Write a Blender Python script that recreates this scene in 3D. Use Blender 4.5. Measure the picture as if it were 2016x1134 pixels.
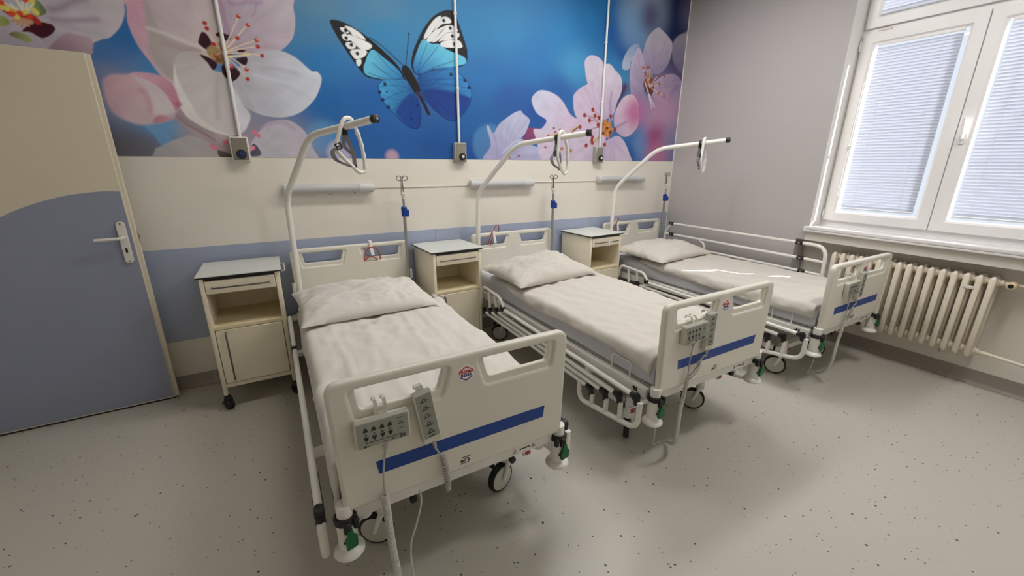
import bpy, bmesh, math, random
import numpy as np
from mathutils import Vector, Matrix, noise
from mathutils.geometry import tessellate_polygon

for o in list(bpy.data.objects):
    bpy.data.objects.remove(o, do_unlink=True)
SC = bpy.context.scene
COL = SC.collection
R = math.radians

# ------------------------------------------------------------------ camera
cam_data = bpy.data.cameras.new('camera')
cam_data.sensor_fit = 'HORIZONTAL'
cam_data.sensor_width = 36.0
cam_data.lens = 805.03 / 2016 * 36.0
cam_data.clip_start = 0.02
cam = bpy.data.objects.new('camera', cam_data)
COL.objects.link(cam)


def camera_pose(yaw, pitch, roll, pos):
    yaw, pitch, roll = R(yaw), R(pitch), R(roll)
    fw = Vector((math.sin(yaw) * math.cos(pitch), math.cos(yaw) * math.cos(pitch), -math.sin(pitch)))
    r = Vector((math.cos(yaw), -math.sin(yaw), 0))
    u = r.cross(fw)
    r2 = r * math.cos(roll) + u * math.sin(roll)
    u2 = -r * math.sin(roll) + u * math.cos(roll)
    m = Matrix((r2, u2, -fw)).transposed().to_4x4()
    m.translation = pos
    return m


cam.matrix_world = camera_pose(29.933, 16.958, 0.282, (0, -3.4224, 1.5558))
SC.camera = cam

# ------------------------------------------------------------------ world, sun, lamps, exposure
SKY_STRENGTH = 0.9
SUN_STRENGTH = 22.0
CEILING_LAMP_W = 26.0
EXPOSURE = 0.17
world = bpy.data.worlds.new('sky')
SC.world = world
world.use_nodes = True
wn = world.node_tree
wn.nodes['Background'].inputs['Color'].default_value = (0.80, 0.89, 1.0, 1)
wn.nodes['Background'].inputs['Strength'].default_value = SKY_STRENGTH
sun_data = bpy.data.lights.new('sun', 'SUN')
sun_data.energy = SUN_STRENGTH
sun_data.angle = R(0.5)
sun_data.color = (1.0, 0.96, 0.9)
sun = bpy.data.objects.new('sun', sun_data)
COL.objects.link(sun)
sun.location = (8, -6, 5)
SUN_DIR = Vector((-0.70 * math.cos(R(30)), 0.714 * math.cos(R(30)), -math.sin(R(30))))
sun.rotation_euler = SUN_DIR.to_track_quat('-Z', 'Y').to_euler()
vs = SC.view_settings
vs.view_transform = 'Standard'
vs.look = 'None'
vs.gamma = 1.0
vs.exposure = EXPOSURE
vs.use_curve_mapping = False
SC.cycles.max_bounces = 10
SC.cycles.diffuse_bounces = 6
SC.cycles.transmission_bounces = 8
SC.cycles.sample_clamp_indirect = 6.0


# ------------------------------------------------------------------ materials
def srgb(r, g, b):
    f = lambda c: c / 12.92 if c <= 0.04045 else ((c + 0.055) / 1.055) ** 2.4
    return (f(r / 255), f(g / 255), f(b / 255), 1)


def mat(name, rgb, rough=0.5, metal=0.0, var=0.0, vscale=8.0, bump=0.0, bscale=60.0, spec=0.5, coat=0.0):
    m = bpy.data.materials.new(name)
    m.use_nodes = True
    nt = m.node_tree
    b = nt.nodes['Principled BSDF']
    b.inputs['Base Color'].default_value = srgb(*rgb)
    b.inputs['Roughness'].default_value = rough
    b.inputs['Metallic'].default_value = metal
    b.inputs['Specular IOR Level'].default_value = spec
    b.inputs['Coat Weight'].default_value = coat
    tc = nt.nodes.new('ShaderNodeTexCoord')
    nz = nt.nodes.new('ShaderNodeTexNoise')
    nz.inputs['Scale'].default_value = vscale
    nz.inputs['Detail'].default_value = 3
    nt.links.new(tc.outputs['Object'], nz.inputs['Vector'])
    mix = nt.nodes.new('ShaderNodeMix')
    mix.data_type = 'RGBA'
    c = srgb(*rgb)
    v = max(var, 0.015)
    mix.inputs['A'].default_value = tuple(min(1, x * (1 - v)) for x in c[:3]) + (1,)
    mix.inputs['B'].default_value = tuple(min(1, x * (1 + v)) for x in c[:3]) + (1,)
    nt.links.new(nz.outputs['Fac'], mix.inputs['Factor'])
    nt.links.new(mix.outputs['Result'], b.inputs['Base Color'])
    if bump:
        n2 = nt.nodes.new('ShaderNodeTexNoise')
        n2.inputs['Scale'].default_value = bscale
        n2.inputs['Detail'].default_value = 4
        nt.links.new(tc.outputs['Object'], n2.inputs['Vector'])
        bp = nt.nodes.new('ShaderNodeBump')
        bp.inputs['Strength'].default_value = bump
        bp.inputs['Distance'].default_value = 0.01
        nt.links.new(n2.outputs['Fac'], bp.inputs['Height'])
        nt.links.new(bp.outputs['Normal'], b.inputs['Normal'])
    return m


M = {}
M['wall'] = mat('wall_cream_paint', (224, 219, 209), 0.6, var=0.02, vscale=1.5, bump=0.02, bscale=120)
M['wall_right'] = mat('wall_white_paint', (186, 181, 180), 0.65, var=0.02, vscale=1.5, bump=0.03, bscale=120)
M['ceiling'] = mat('ceiling_paint', (232, 230, 226), 0.8)
M['band'] = mat('wall_blue_vinyl', (160, 170, 194), 0.5, var=0.02, vscale=2)
M['skirting'] = mat('skirting_vinyl', (150, 143, 135), 0.45, var=0.03)
M['door_cream'] = mat('door_cream_laminate', (216, 207, 186), 0.4, var=0.02)
M['door_blue'] = mat('door_blue_laminate', (142, 149, 170), 0.4, var=0.02)
M['plastic'] = mat('bed_plastic_cream', (222, 219, 207), 0.35, var=0.015, coat=0.1)
M['frame'] = mat('white_powder_coat', (232, 230, 224), 0.35)
M['pvc'] = mat('window_pvc_white', (232, 230, 230), 0.3)
M['black'] = mat('black_plastic', (22, 22, 24), 0.45)
M['rubber'] = mat('black_rubber', (30, 29, 29), 0.7)
M['wheel'] = mat('wheel_disc_grey', (196, 194, 184), 0.45)
M['green'] = mat('green_plastic', (8, 100, 52), 0.4)
M['blue_stripe'] = mat('blue_stripe_film', (2, 60, 142), 0.4)
M['blue_clamp'] = mat('blue_plastic', (4, 58, 140), 0.35)
M['red'] = mat('red_plastic', (165, 22, 26), 0.4)
M['logo_red'] = mat('logo_red_print', (198, 38, 42), 0.5)
M['logo_blue'] = mat('logo_blue_print', (28, 40, 120), 0.5)
M['sticker'] = mat('white_sticker', (238, 236, 234), 0.4)
M['print'] = mat('dark_print', (38, 38, 40), 0.5)
M['steel'] = mat('steel', (172, 172, 172), 0.28, metal=0.9, var=0.03)
M['steel_dark'] = mat('steel_bar', (112, 110, 106), 0.4, metal=0.7)
M['cabinet'] = mat('cabinet_cream_lacquer', (232, 223, 200), 0.35, var=0.015)
M['cabinet_in'] = mat('cabinet_shelf_cream', (226, 212, 176), 0.45, var=0.015)
M['hpl'] = mat('cabinet_top_laminate', (214, 217, 211), 0.38, spec=0.3)
M['sheet'] = mat('bed_linen_white', (214, 210, 203), 0.9, var=0.02, vscale=4, bump=0.10, bscale=28, spec=0.1)
M['sheet_cream'] = mat('bed_linen_cream', (206, 201, 193), 0.9, var=0.02, vscale=4, bump=0.10, bscale=28, spec=0.1)
M['sheet_grey'] = mat('fitted_sheet_grey', (206, 207, 214), 0.9, var=0.03, vscale=4, bump=0.12, bscale=22, spec=0.1)
M['linen_print'] = mat('linen_faint_print', (150, 148, 150), 0.9)
M['control'] = mat('control_grey_face', (150, 152, 142), 0.5)
M['control_body'] = mat('control_light_body', (206, 204, 192), 0.4)
M['cord'] = mat('cord_grey', (176, 174, 168), 0.5)
M['cord_light'] = mat('cord_light', (205, 203, 198), 0.5)
M['orange_cord'] = mat('orange_cable', (176, 72, 54), 0.5)
M['webbing'] = mat('grey_webbing', (126, 126, 130), 0.8)
M['radiator'] = mat('radiator_enamel', (226, 217, 200), 0.35, var=0.02)
M['diffuser'] = mat('lamp_diffuser', (188, 189, 190), 0.35)
M['box_grey'] = mat('junction_box_grey', (168, 166, 160), 0.4, metal=0.1)
M['box_plate'] = mat('junction_plate_steel', (150, 145, 135), 0.3, metal=0.5)
M['socket_blue'] = mat('socket_blue', (40, 52, 110), 0.4)
M['conduit'] = mat('conduit_white', (225, 223, 222), 0.4)
M['handle'] = mat('handle_white', (222, 218, 212), 0.35)
M['thermo'] = mat('thermostat_ivory', (226, 206, 166), 0.4)
M['lamp_cap'] = mat('lamp_cap_grey', (200, 200, 200), 0.4)
M['film'] = mat('window_film', (210, 214, 220), 0.5)

# floor: grey vinyl with black and pale flecks
def floor_mat():
    m = bpy.data.materials.new('floor_fleck_vinyl')
    m.use_nodes = True
    nt = m.node_tree
    b = nt.nodes['Principled BSDF']
    b.inputs['Roughness'].default_value = 0.33
    b.inputs['Specular IOR Level'].default_value = 0.45
    tc = nt.nodes.new('ShaderNodeTexCoord')
    base = nt.nodes.new('ShaderNodeTexNoise')
    base.inputs['Scale'].default_value = 90
    base.inputs['Detail'].default_value = 4
    nt.links.new(tc.outputs['Object'], base.inputs['Vector'])
    ramp = nt.nodes.new('ShaderNodeMix')
    ramp.data_type = 'RGBA'
    ramp.inputs['A'].default_value = srgb(182, 178, 168)
    ramp.inputs['B'].default_value = srgb(192, 188, 178)
    nt.links.new(base.outputs['Fac'], ramp.inputs['Factor'])
    last = ramp.outputs['Result']
    for scale, keep, size, colr in ((27, 0.50, 0.10, (30, 29, 28)), (46, 0.62, 0.12, (48, 46, 44)), (60, 0.9, 0.13, (205, 202, 195))):
        vo = nt.nodes.new('ShaderNodeTexVoronoi')
        vo.inputs['Scale'].default_value = scale
        vo.inputs['Randomness'].default_value = 1
        mp = nt.nodes.new('ShaderNodeMapping')
        mp.inputs['Location'].default_value = (scale * .13, scale * .07, 0)
        nt.links.new(tc.outputs['Object'], mp.inputs['Vector'])
        nd = nt.nodes.new('ShaderNodeTexNoise')
        nd.inputs['Scale'].default_value = 130
        nt.links.new(mp.outputs['Vector'], nd.inputs['Vector'])
        add = nt.nodes.new('ShaderNodeVectorMath')
        add.operation = 'MULTIPLY_ADD'
        add.inputs[1].default_value = (0.008, 0.008, 0)
        nt.links.new(nd.outputs['Color'], add.inputs[0])
        nt.links.new(mp.outputs['Vector'], add.inputs[2])
        flat = nt.nodes.new('ShaderNodeVectorMath')
        flat.operation = 'MULTIPLY'
        flat.inputs[1].default_value = (1, 1, 0)
        nt.links.new(add.outputs['Vector'], flat.inputs[0])
        nt.links.new(flat.outputs['Vector'], vo.inputs['Vector'])
        sep = nt.nodes.new('ShaderNodeSeparateColor')
        nt.links.new(vo.outputs['Color'], sep.inputs['Color'])
        gt = nt.nodes.new('ShaderNodeMath')
        gt.operation = 'GREATER_THAN'
        gt.inputs[1].default_value = keep
        nt.links.new(sep.outputs['Red'], gt.inputs[0])
        szm = nt.nodes.new('ShaderNodeMath')
        szm.operation = 'MULTIPLY'
        szm.inputs[1].default_value = size * 1.5
        nt.links.new(sep.outputs['Green'], szm.inputs[0])
        lt = nt.nodes.new('ShaderNodeMath')
        lt.operation = 'LESS_THAN'
        nt.links.new(vo.outputs['Distance'], lt.inputs[0])
        nt.links.new(szm.outputs[0], lt.inputs[1])
        mul = nt.nodes.new('ShaderNodeMath')
        mul.operation = 'MULTIPLY'
        nt.links.new(gt.outputs[0], mul.inputs[0])
        nt.links.new(lt.outputs[0], mul.inputs[1])
        mx = nt.nodes.new('ShaderNodeMix')
        mx.data_type = 'RGBA'
        nt.links.new(mul.outputs[0], mx.inputs['Factor'])
        nt.links.new(last, mx.inputs['A'])
        mx.inputs['B'].default_value = srgb(*colr)
        last = mx.outputs['Result']
    nt.links.new(last, b.inputs['Base Color'])
    return m


M['floor'] = floor_mat()


def glass_mat():
    m = bpy.data.materials.new('window_glass')
    m.use_nodes = True
    nt = m.node_tree
    b = nt.nodes['Principled BSDF']
    nt.nodes.remove(b)
    t = nt.nodes.new('ShaderNodeBsdfTransparent')
    g = nt.nodes.new('ShaderNodeBsdfGlossy')
    g.inputs['Roughness'].default_value = 0.02
    mx = nt.nodes.new('ShaderNodeMixShader')
    mx.inputs[0].default_value = 0.05
    nt.links.new(t.outputs[0], mx.inputs[1])
    nt.links.new(g.outputs[0], mx.inputs[2])
    nt.links.new(mx.outputs[0], nt.nodes['Material Output'].inputs['Surface'])
    return m


def slat_mat():
    m = bpy.data.materials.new('blind_slat_white')
    m.use_nodes = True
    nt = m.node_tree
    b = nt.nodes['Principled BSDF']
    b.inputs['Base Color'].default_value = srgb(206, 211, 224)
    b.inputs['Roughness'].default_value = 0.4
    tr = nt.nodes.new('ShaderNodeBsdfTranslucent')
    tr.inputs['Color'].default_value = srgb(215, 222, 240)
    mx = nt.nodes.new('ShaderNodeMixShader')
    mx.inputs[0].default_value = 0.03
    nt.links.new(b.outputs[0], mx.inputs[1])
    nt.links.new(tr.outputs[0], mx.inputs[2])
    nt.links.new(mx.outputs[0], nt.nodes['Material Output'].inputs['Surface'])
    return m


def fabric_mat():  # translucent, so the added blind spreads sunlight into the room
    m = bpy.data.materials.new('sun_diffuser_fabric')
    m.use_nodes = True
    nt = m.node_tree
    b = nt.nodes['Principled BSDF']
    b.inputs['Base Color'].default_value = srgb(238, 238, 236)
    b.inputs['Roughness'].default_value = 0.8
    tr = nt.nodes.new('ShaderNodeBsdfTranslucent')
    tr.inputs['Color'].default_value = srgb(245, 246, 248)
    mx = nt.nodes.new('ShaderNodeMixShader')
    mx.inputs[0].default_value = 0.6
    nt.links.new(b.outputs[0], mx.inputs[1])
    nt.links.new(tr.outputs[0], mx.inputs[2])
    nt.links.new(mx.outputs[0], nt.nodes['Material Output'].inputs['Surface'])
    return m


def mural_mat():
    m = bpy.data.materials.new('mural_print')
    m.use_nodes = True
    nt = m.node_tree
    b = nt.nodes['Principled BSDF']
    b.inputs['Roughness'].default_value = 0.5
    b.inputs['Specular IOR Level'].default_value = 0.25
    at = nt.nodes.new('ShaderNodeAttribute')
    at.attribute_name = 'Col'
    nt.links.new(at.outputs['Color'], b.inputs['Base Color'])
    return m


def emit_mat():
    m = bpy.data.materials.new('ceiling_lamp_glow')
    m.use_nodes = True
    nt = m.node_tree
    b = nt.nodes['Principled BSDF']
    b.inputs['Emission Color'].default_value = (1, 0.93, 0.82, 1)
    b.inputs['Emission Strength'].default_value = 2.0
    return m


M['glass'] = glass_mat()
M['slat'] = slat_mat()
M['diffuser_fabric'] = fabric_mat()
M['mural'] = mural_mat()
M['glow'] = emit_mat()


# ------------------------------------------------------------------ mesh helpers
def fillet(pts, r, seg=6, closed=False):
    """round the corners of a 3D polyline; r is one radius or one per point"""
    pts = [Vector(p) for p in pts]
    n = len(pts)
    out = []
    for i, p in enumerate(pts):
        rr = r[i] if isinstance(r, (list, tuple)) else r
        if (not closed and i in (0, n - 1)) or rr <= 0:
            out.append(p)
            continue
        a, c = pts[i - 1], pts[(i + 1) % n]
        d1, d2 = (a - p), (c - p)
        l = min(rr, d1.length * .49, d2.length * .49)
        p1, p2 = p + d1.normalized() * l, p + d2.normalized() * l
        for k in range(seg + 1):
            t = k / seg
            out.append(p1 * (1 - t) ** 2 + p * 2 * t * (1 - t) + p2 * t * t)
    return out


class MB:
    def __init__(s):
        s.v = []
        s.f = []

    def add(s, verts, faces, mx=None):
        b = len(s.v)
        for p in verts:
            p = Vector(p)
            s.v.append(tuple(mx @ p) if mx is not None else tuple(p))
        s.f += [tuple(b + i for i in f) for f in faces]
        return s

    def box(s, x0, x1, y0, y1, z0, z1, mx=None):
        v = [(x, y, z) for z in (z0, z1) for y in (y0, y1) for x in (x0, x1)]
        return s.add(v, [(0, 2, 3, 1), (4, 5, 7, 6), (0, 1, 5, 4), (2, 6, 7, 3), (0, 4, 6, 2), (1, 3, 7, 5)], mx)

    def rbox(s, x0, x1, y0, y1, z0, z1, r=0.005, seg=2, mx=None):
        bm = bmesh.new()
        bmesh.ops.create_cube(bm, size=1)
        for q in bm.verts:
            q.co = Vector(((x0 + x1) / 2 + q.co.x * (x1 - x0), (y0 + y1) / 2 + q.co.y * (y1 - y0), (z0 + z1) / 2 + q.co.z * (z1 - z0)))
        bmesh.ops.bevel(bm, geom=list(bm.edges), offset=r, segments=seg, profile=0.5, affect='EDGES')
        s.bm(bm, mx)
        bm.free()
        return s

    def bm(s, bm, mx=None):
        bm.verts.index_update()
        s.add([q.co for q in bm.verts], [[q.index for q in f.verts] for f in bm.faces], mx)

    def mesh(s, me, mx=None):
        s.add([q.co for q in me.vertices], [tuple(p.vertices) for p in me.polygons], mx)
        return s

    def tube(s, path, r, n=10, closed=False, caps=True):
        pts = [Vector(p) for p in path]
        # drop duplicates
        q = [pts[0]]
        for p in pts[1:]:
            if (p - q[-1]).length > 1e-6:
                q.append(p)
        pts = q
        m = len(pts)
        tang = []
        for i in range(m):
            if closed:
                t = pts[(i + 1) % m] - pts[i - 1]
            else:
                t = pts[min(i + 1, m - 1)] - pts[max(i - 1, 0)]
            tang.append(t.normalized())
        up = Vector((0, 0, 1)) if abs(tang[0].z) < .9 else Vector((1, 0, 0))
        nrm = (up - tang[0] * up.dot(tang[0])).normalized()
        base = len(s.v)
        for i in range(m):
            nrm = (nrm - tang[i] * nrm.dot(tang[i])).normalized()
            bi = tang[i].cross(nrm)
            rr = r[i] if isinstance(r, (list, tuple)) else r
            for k in range(n):
                a = 2 * math.pi * k / n
                s.v.append(tuple(pts[i] + (nrm * math.cos(a) + bi * math.sin(a)) * rr))
        for i in range(m if closed else m - 1):
            j = (i + 1) % m
            for k in range(n):
                l = (k + 1) % n
                s.f.append((base + i * n + k, base + i * n + l, base + j * n + l, base + j * n + k))
        if caps and not closed:
            s.f.append(tuple(base + k for k in reversed(range(n))))
            s.f.append(tuple(base + (m - 1) * n + k for k in range(n)))
        return s

    def cyl(s, p0, p1, r0, r1=None, n=16):
        return s.tube([p0, p1], [r0, r0 if r1 is None else r1], n)

    def lathe(s, prof, o=(0, 0, 0), axis=(0, 0, 1), n=24):
        """prof: list of (radius, height) along axis"""
        q = Vector(axis).normalized().to_track_quat('Z', 'Y')
        o = Vector(o)
        base = len(s.v)
        for r, h in prof:
            for k in range(n):
                a = 2 * math.pi * k / n
                s.v.append(tuple(o + q @ Vector((r * math.cos(a), r * math.sin(a), h))))
        for i in range(len(prof) - 1):
            for k in range(n):
                l = (k + 1) % n
                s.f.append((base + i * n + k, base + i * n + l, base + (i + 1) * n + l, base + (i + 1) * n + k))
        s.f.append(tuple(base + k for k in reversed(range(n))))
        s.f.append(tuple(base + (len(prof) - 1) * n + k for k in range(n)))
        return s

    def prism(s, poly, f, d0, d1):
        """poly of (a,b); f(a,b,d)->point"""
        n = len(poly)
        v = [f(a, b, d0) for a, b in poly] + [f(a, b, d1) for a, b in poly]
        faces = [(i, (i + 1) % n, n + (i + 1) % n, n + i) for i in range(n)]
        faces += [tuple(reversed(range(n))), tuple(range(n, 2 * n))]
        return s.add(v, faces)

    def build(s, name, material, parent=None, loc=(0, 0, 0), smooth=True, sharp=38, recalc=True):
        me = bpy.data.meshes.new(name)
        me.from_pydata(s.v, [], s.f)
        if recalc:
            b = bmesh.new()
            b.from_mesh(me)
            bmesh.ops.recalc_face_normals(b, faces=b.faces)
            b.to_mesh(me)
            b.free()
        me.materials.append(M[material] if isinstance(material, str) else material)
        if smooth:
            me.polygons.foreach_set('use_smooth', [True] * len(me.polygons))
            me.set_sharp_from_angle(angle=R(sharp))
        me.update()
        return link(name, me, parent, loc)


def link(name, me, parent=None, loc=(0, 0, 0)):
    o = bpy.data.objects.new(name, me)
    COL.objects.link(o)
    o.parent = parent
    o.location = loc
    return o


def thing(name, label, cat, loc=(0, 0, 0), rz=0.0, group=None):
    o = bpy.data.objects.new(name, None)
    o.empty_display_size = 0.1
    COL.objects.link(o)
    o.location = loc
    o.rotation_euler = (0, 0, rz)
    return tag(o, label, cat, group)


def tag(o, label=None, cat=None, group=None, kind=None):
    if label:
        o['label'] = label
    if cat:
        o['category'] = cat
    if group:
        o['group'] = group
    if kind:
        o['kind'] = kind
    return o


def struct(o, label=None):
    o['kind'] = 'structure'
    if label:
        o['label'] = label
    return o


def copy_tree(o, parent=None):
    c = o.copy()
    COL.objects.link(c)
    c.parent = parent
    for ch in list(o.children):
        copy_tree(ch, c)
    return c


def round_poly(pts, r, seg=5):
    p3 = fillet([(a, b, 0) for a, b in pts], r, seg, closed=True)
    return [(p.x, p.y) for p in p3]


def plate(outer, holes, half, bevel, res=3):
    """2D outline with holes, given thickness, rounded edges -> mesh in XY, thickness along Z"""
    cu = bpy.data.curves.new('tmp', 'CURVE')
    cu.dimensions = '2D'
    cu.fill_mode = 'BOTH'
    cu.extrude = half - bevel
    cu.bevel_depth = bevel
    cu.bevel_resolution = res
    cu.offset = -bevel
    for loop in [outer] + list(holes):
        sp = cu.splines.new('POLY')
        sp.points.add(len(loop) - 1)
        for q, (a, b) in zip(sp.points, loop):
            q.co = (a, b, 0, 1)
        sp.use_cyclic_u = True
    ob = bpy.data.objects.new('tmp', cu)
    me = bpy.data.meshes.new_from_object(ob)
    bpy.data.objects.remove(ob)
    bpy.data.curves.remove(cu)
    return me


def text_mesh(body, size, extrude=0.0004, shear=0.0, bold=0.0):
    cu = bpy.data.curves.new('tmp', 'FONT')
    cu.body = body
    cu.size = size
    cu.extrude = extrude
    cu.shear = shear
    cu.offset = bold
    cu.align_x = 'CENTER'
    cu.align_y = 'CENTER'
    cu.resolution_u = 3
    ob = bpy.data.objects.new('tmp', cu)
    me = bpy.data.meshes.new_from_object(ob)
    bpy.data.objects.remove(ob)
    bpy.data.curves.remove(cu)
    return me


# XY plate -> upright plate facing -Y
UPRIGHT = Matrix(((1, 0, 0, 0), (0, 0, -1, 0), (0, 1, 0, 0), (0, 0, 0, 1)))


def helix(path, r, pitch, wire_seg=10, phase=0.0):
    """points of a coil wound round a polyline"""
    pts = [Vector(p) for p in path]
    acc = [0.0]
    for a, b in zip(pts, pts[1:]):
        acc.append(acc[-1] + (b - a).length)
    L = acc[-1]
    n = max(8, int(L / pitch * wire_seg))
    out = []
    for i in range(n + 1):
        d = L * i / n
        k = 0
        while k < len(acc) - 2 and acc[k + 1] < d:
            k += 1
        t = (d - acc[k]) / max(1e-9, acc[k + 1] - acc[k])
        p = pts[k].lerp(pts[k + 1], t)
        tg = (pts[k + 1] - pts[k]).normalized()
        u = tg.cross(Vector((0.3, 1, 0.2))).normalized()
        w = tg.cross(u)
        a = 2 * math.pi * d / pitch + phase
        out.append(p + (u * math.cos(a) + w * math.sin(a)) * r)
    return out


def smooth_path(pts, seg=8):
    P = [Vector(p) for p in pts]
    out = []
    for i in range(len(P) - 1):
        p0, p1, p2, p3 = P[max(i - 1, 0)], P[i], P[i + 1], P[min(i + 2, len(P) - 1)]
        for k in range(seg):
            t = k / seg
            out.append(0.5 * ((2 * p1) + (p2 - p0) * t + (2 * p0 - 5 * p1 + 4 * p2 - p3) * t * t + (3 * p1 - p0 - 3 * p2 + p3) * t ** 3))
    out.append(P[-1])
    return out


# ================================================================== the room
XL, XR, YF, H = -1.72, 4.15, -5.6, 3.3
NX = 4.33          # back of the radiator niche
SILL = 1.03
W0, W1, WT = -3.05, -1.565, 3.02   # window opening
V0, V1 = -5.15, -3.75   # second window, beside the camera
struct(MB().box(XL - .2, XR + .45, YF - .2, .25, -.2, 0).build('floor', 'floor', smooth=False))
struct(MB().box(XL - .2, XR + .45, YF - .2, .25, H, H + .2).build('ceiling', 'ceiling', smooth=False))
wall_back = struct(MB().box(XL - .2, XR + .45, 0, .25, 0, H).build('wall_back', 'wall', smooth=False))
struct(MB().box(XL - .2, XL, YF, 0, 0, H).build('wall_left', 'wall', smooth=False))
struct(MB().box(XL - .2, XR + .45, YF - .2, YF, 0, H).build('wall_front', 'wall', smooth=False))
w = MB()
w.box(XR, XR + .45, W1, 0, SILL, H)
w.box(XR, XR + .45, -1.478, 0, 0, SILL)
w.box(XR, XR + .45, -3.12, W1, .905, SILL - .03)
w.box(XR, XR + .45, W1, -1.478, .905, SILL)
w.box(NX, XR + .45, -3.12, -1.478, 0, .905)
w.box(XR, XR + .45, YF, -3.12, 0, SILL - .03)
w.box(XR, XR + .45, V1, W0, SILL - .03, H)
w.box(XR, XR + .45, YF, V0, SILL - .03, H)
w.box(XR, XR + .45, V0, V1, WT, H)
w.box(XR, XR + .45, W0, W1, WT, H)
wall_right = struct(w.build('wall_right', 'wall_right', smooth=False))
# cream lining of the parapet under the window and of the radiator niche
MB().box(XR - .003, XR + .001, -3.12, W1 + .018, .905, SILL - .046).build('parapet_panel', 'wall', wall_right, smooth=False)
MB().box(NX - .003, NX + .001, -3.118, -1.48, .0, .903).build('niche_panel', 'wall', wall_right, smooth=False)
# blue vinyl wall panels with open joints, on the back wall
for a, b in ((-1.70, 1.1895), (1.1925, 2.9385), (2.9415, 4.14)):
    MB().rbox(a, b, -.004, .002, .359, 1.0034, .0012, 1).build('blue_panel', 'band', wall_back, smooth=False)
# corner bead at the right end of the mural
struct(MB().rbox(4.136, 4.15, -.006, 0, .1, 3.28, .002, 1).build('trim_1', 'conduit', smooth=False))
# coved skirting
def cove(name, f, L0, L1, top=.095):
    prof = [(0, 0), (.035, 0), (.022, .006), (.012, .016), (.007, .03), (.005, top), (0, top)]
    m = MB()
    v = [f(L0, d, z) for d, z in prof] + [f(L1, d, z) for d, z in prof]
    n = len(prof)
    m.add(v, [(i, i + 1, n + i + 1, n + i) for i in range(n - 1)] + [tuple(range(n)), tuple(range(2 * n - 1, n - 1, -1))])
    return struct(m.build(name, 'skirting'))


cove('baseboard_back', lambda l, d, z: (l, -d, z), XL, XR)
cove('baseboard_right', lambda l, d, z: (XR - d, l, z), -1.478, 0)
cove('baseboard_niche', lambda l, d, z: (NX - d, l, z), -3.12, -1.478, .11)
cove('baseboard_left', lambda l, d, z: (XL + d, l, z), YF, 0)

# ------------------------------------------------------------------ open door leaf against the back wall
door = bpy.data.objects.new('door_1', None)
COL.objects.link(door)
door.location = (-1.655, -.149, 0)
door.rotation_euler = (0, 0, R(1.0))
struct(door, 'open cream and blue door leaf folded back against the mural wall')
DW, DH = .905, 2.115
m = MB()
m.rbox(0, DW - .018, 0, .040, .012, DH, .002, 1)
m.rbox(DW - .03, DW, .014, .040, .012, DH, .002, 1)
m.build('leaf', 'door_cream', door, smooth=False)
arc = [(DW - .022, 1.386), (.80, 1.389), (.65, 1.370), (.50, 1.325), (.37, 1.264), (.2, 1.16), (.06, 1.06), (.002, 1.01)]
arc = [(p.x, p.y) for p in smooth_path([(a, b, 0) for a, b in arc], 6)]
MB().prism([(.002, .02), (DW - .022, .02)] + arc, lambda a, b, d: (a, d, b), -.0015, .002).build('blue_panel', 'door_blue', door, smooth=False)
MB().box(.01, DW - .02, .004, .036, .002, .012).build('bottom_seal', 'black', door, smooth=False)
hp = MB()
hp.mesh(plate(round_poly([(-.021, -.125), (.021, -.125), (.021, .125), (-.021, .125)], .02, 6), [], .006, .003), Matrix.Translation((.845, -.0075, 1.087)) @ UPRIGHT)
hpo = hp.build('handle_plate', 'handle', door)
lv = fillet([(.848, -.008, 1.118), (.848, -.055, 1.118), (.725, -.058, 1.116)], [0, .03, 0], 6)
MB().tube(lv, .0095, 12).build('lever', 'handle', hpo)
k = MB()
k.mesh(plate(round_poly([(-.005, -.014), (.005, -.014), (.005, .014), (-.005, .014)], .003, 3), [], .001, .0003), Matrix.Translation((.845, -.0145, 1.04)) @ UPRIGHT)
k.build('keyhole', 'black', hpo)
for zz in (1.20, .974):
    MB().lathe([(.005, 0), (.005, .0015), (.003, .002)], (.845, -.0135, zz), (0, -1, 0), 10).build('screw', 'steel_dark', hpo)
MB().box(DW - .002, DW + .0015, .018, .036, 1.075, 1.15).build('latch_plate', 'steel', door, smooth=False)
MB().box(DW, DW + .009, .021, .033, 1.105, 1.128).build('latch_bolt', 'steel', door, smooth=False)

# ------------------------------------------------------------------ window
win = bpy.data.objects.new('window_1', None)
COL.objects.link(win)
win.location = (4.36, -2.3, SILL)
struct(win, 'white framed window with closed venetian blinds above the radiator')
WO = (-4.36, 2.3, -SILL)   # children carry world coordinates
FX0, FX1 = 4.335, 4.405
m = MB()
m.box(FX0, FX1, W1 - .045, W1, SILL, WT)
m.box(FX0, FX1, W0, W0 + .045, SILL, WT)
m.box(FX0, FX1, W0 + .045, W1 - .045, SILL, SILL + .075)
m.box(FX0, FX1, W0 + .045, W1 - .045, WT - .045, WT)
m.box(FX0, FX1, W0 + .045, W1 - .045, 2.545, 2.605)
m.build('outer_frame', 'pvc', win, WO, smooth=False)


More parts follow.
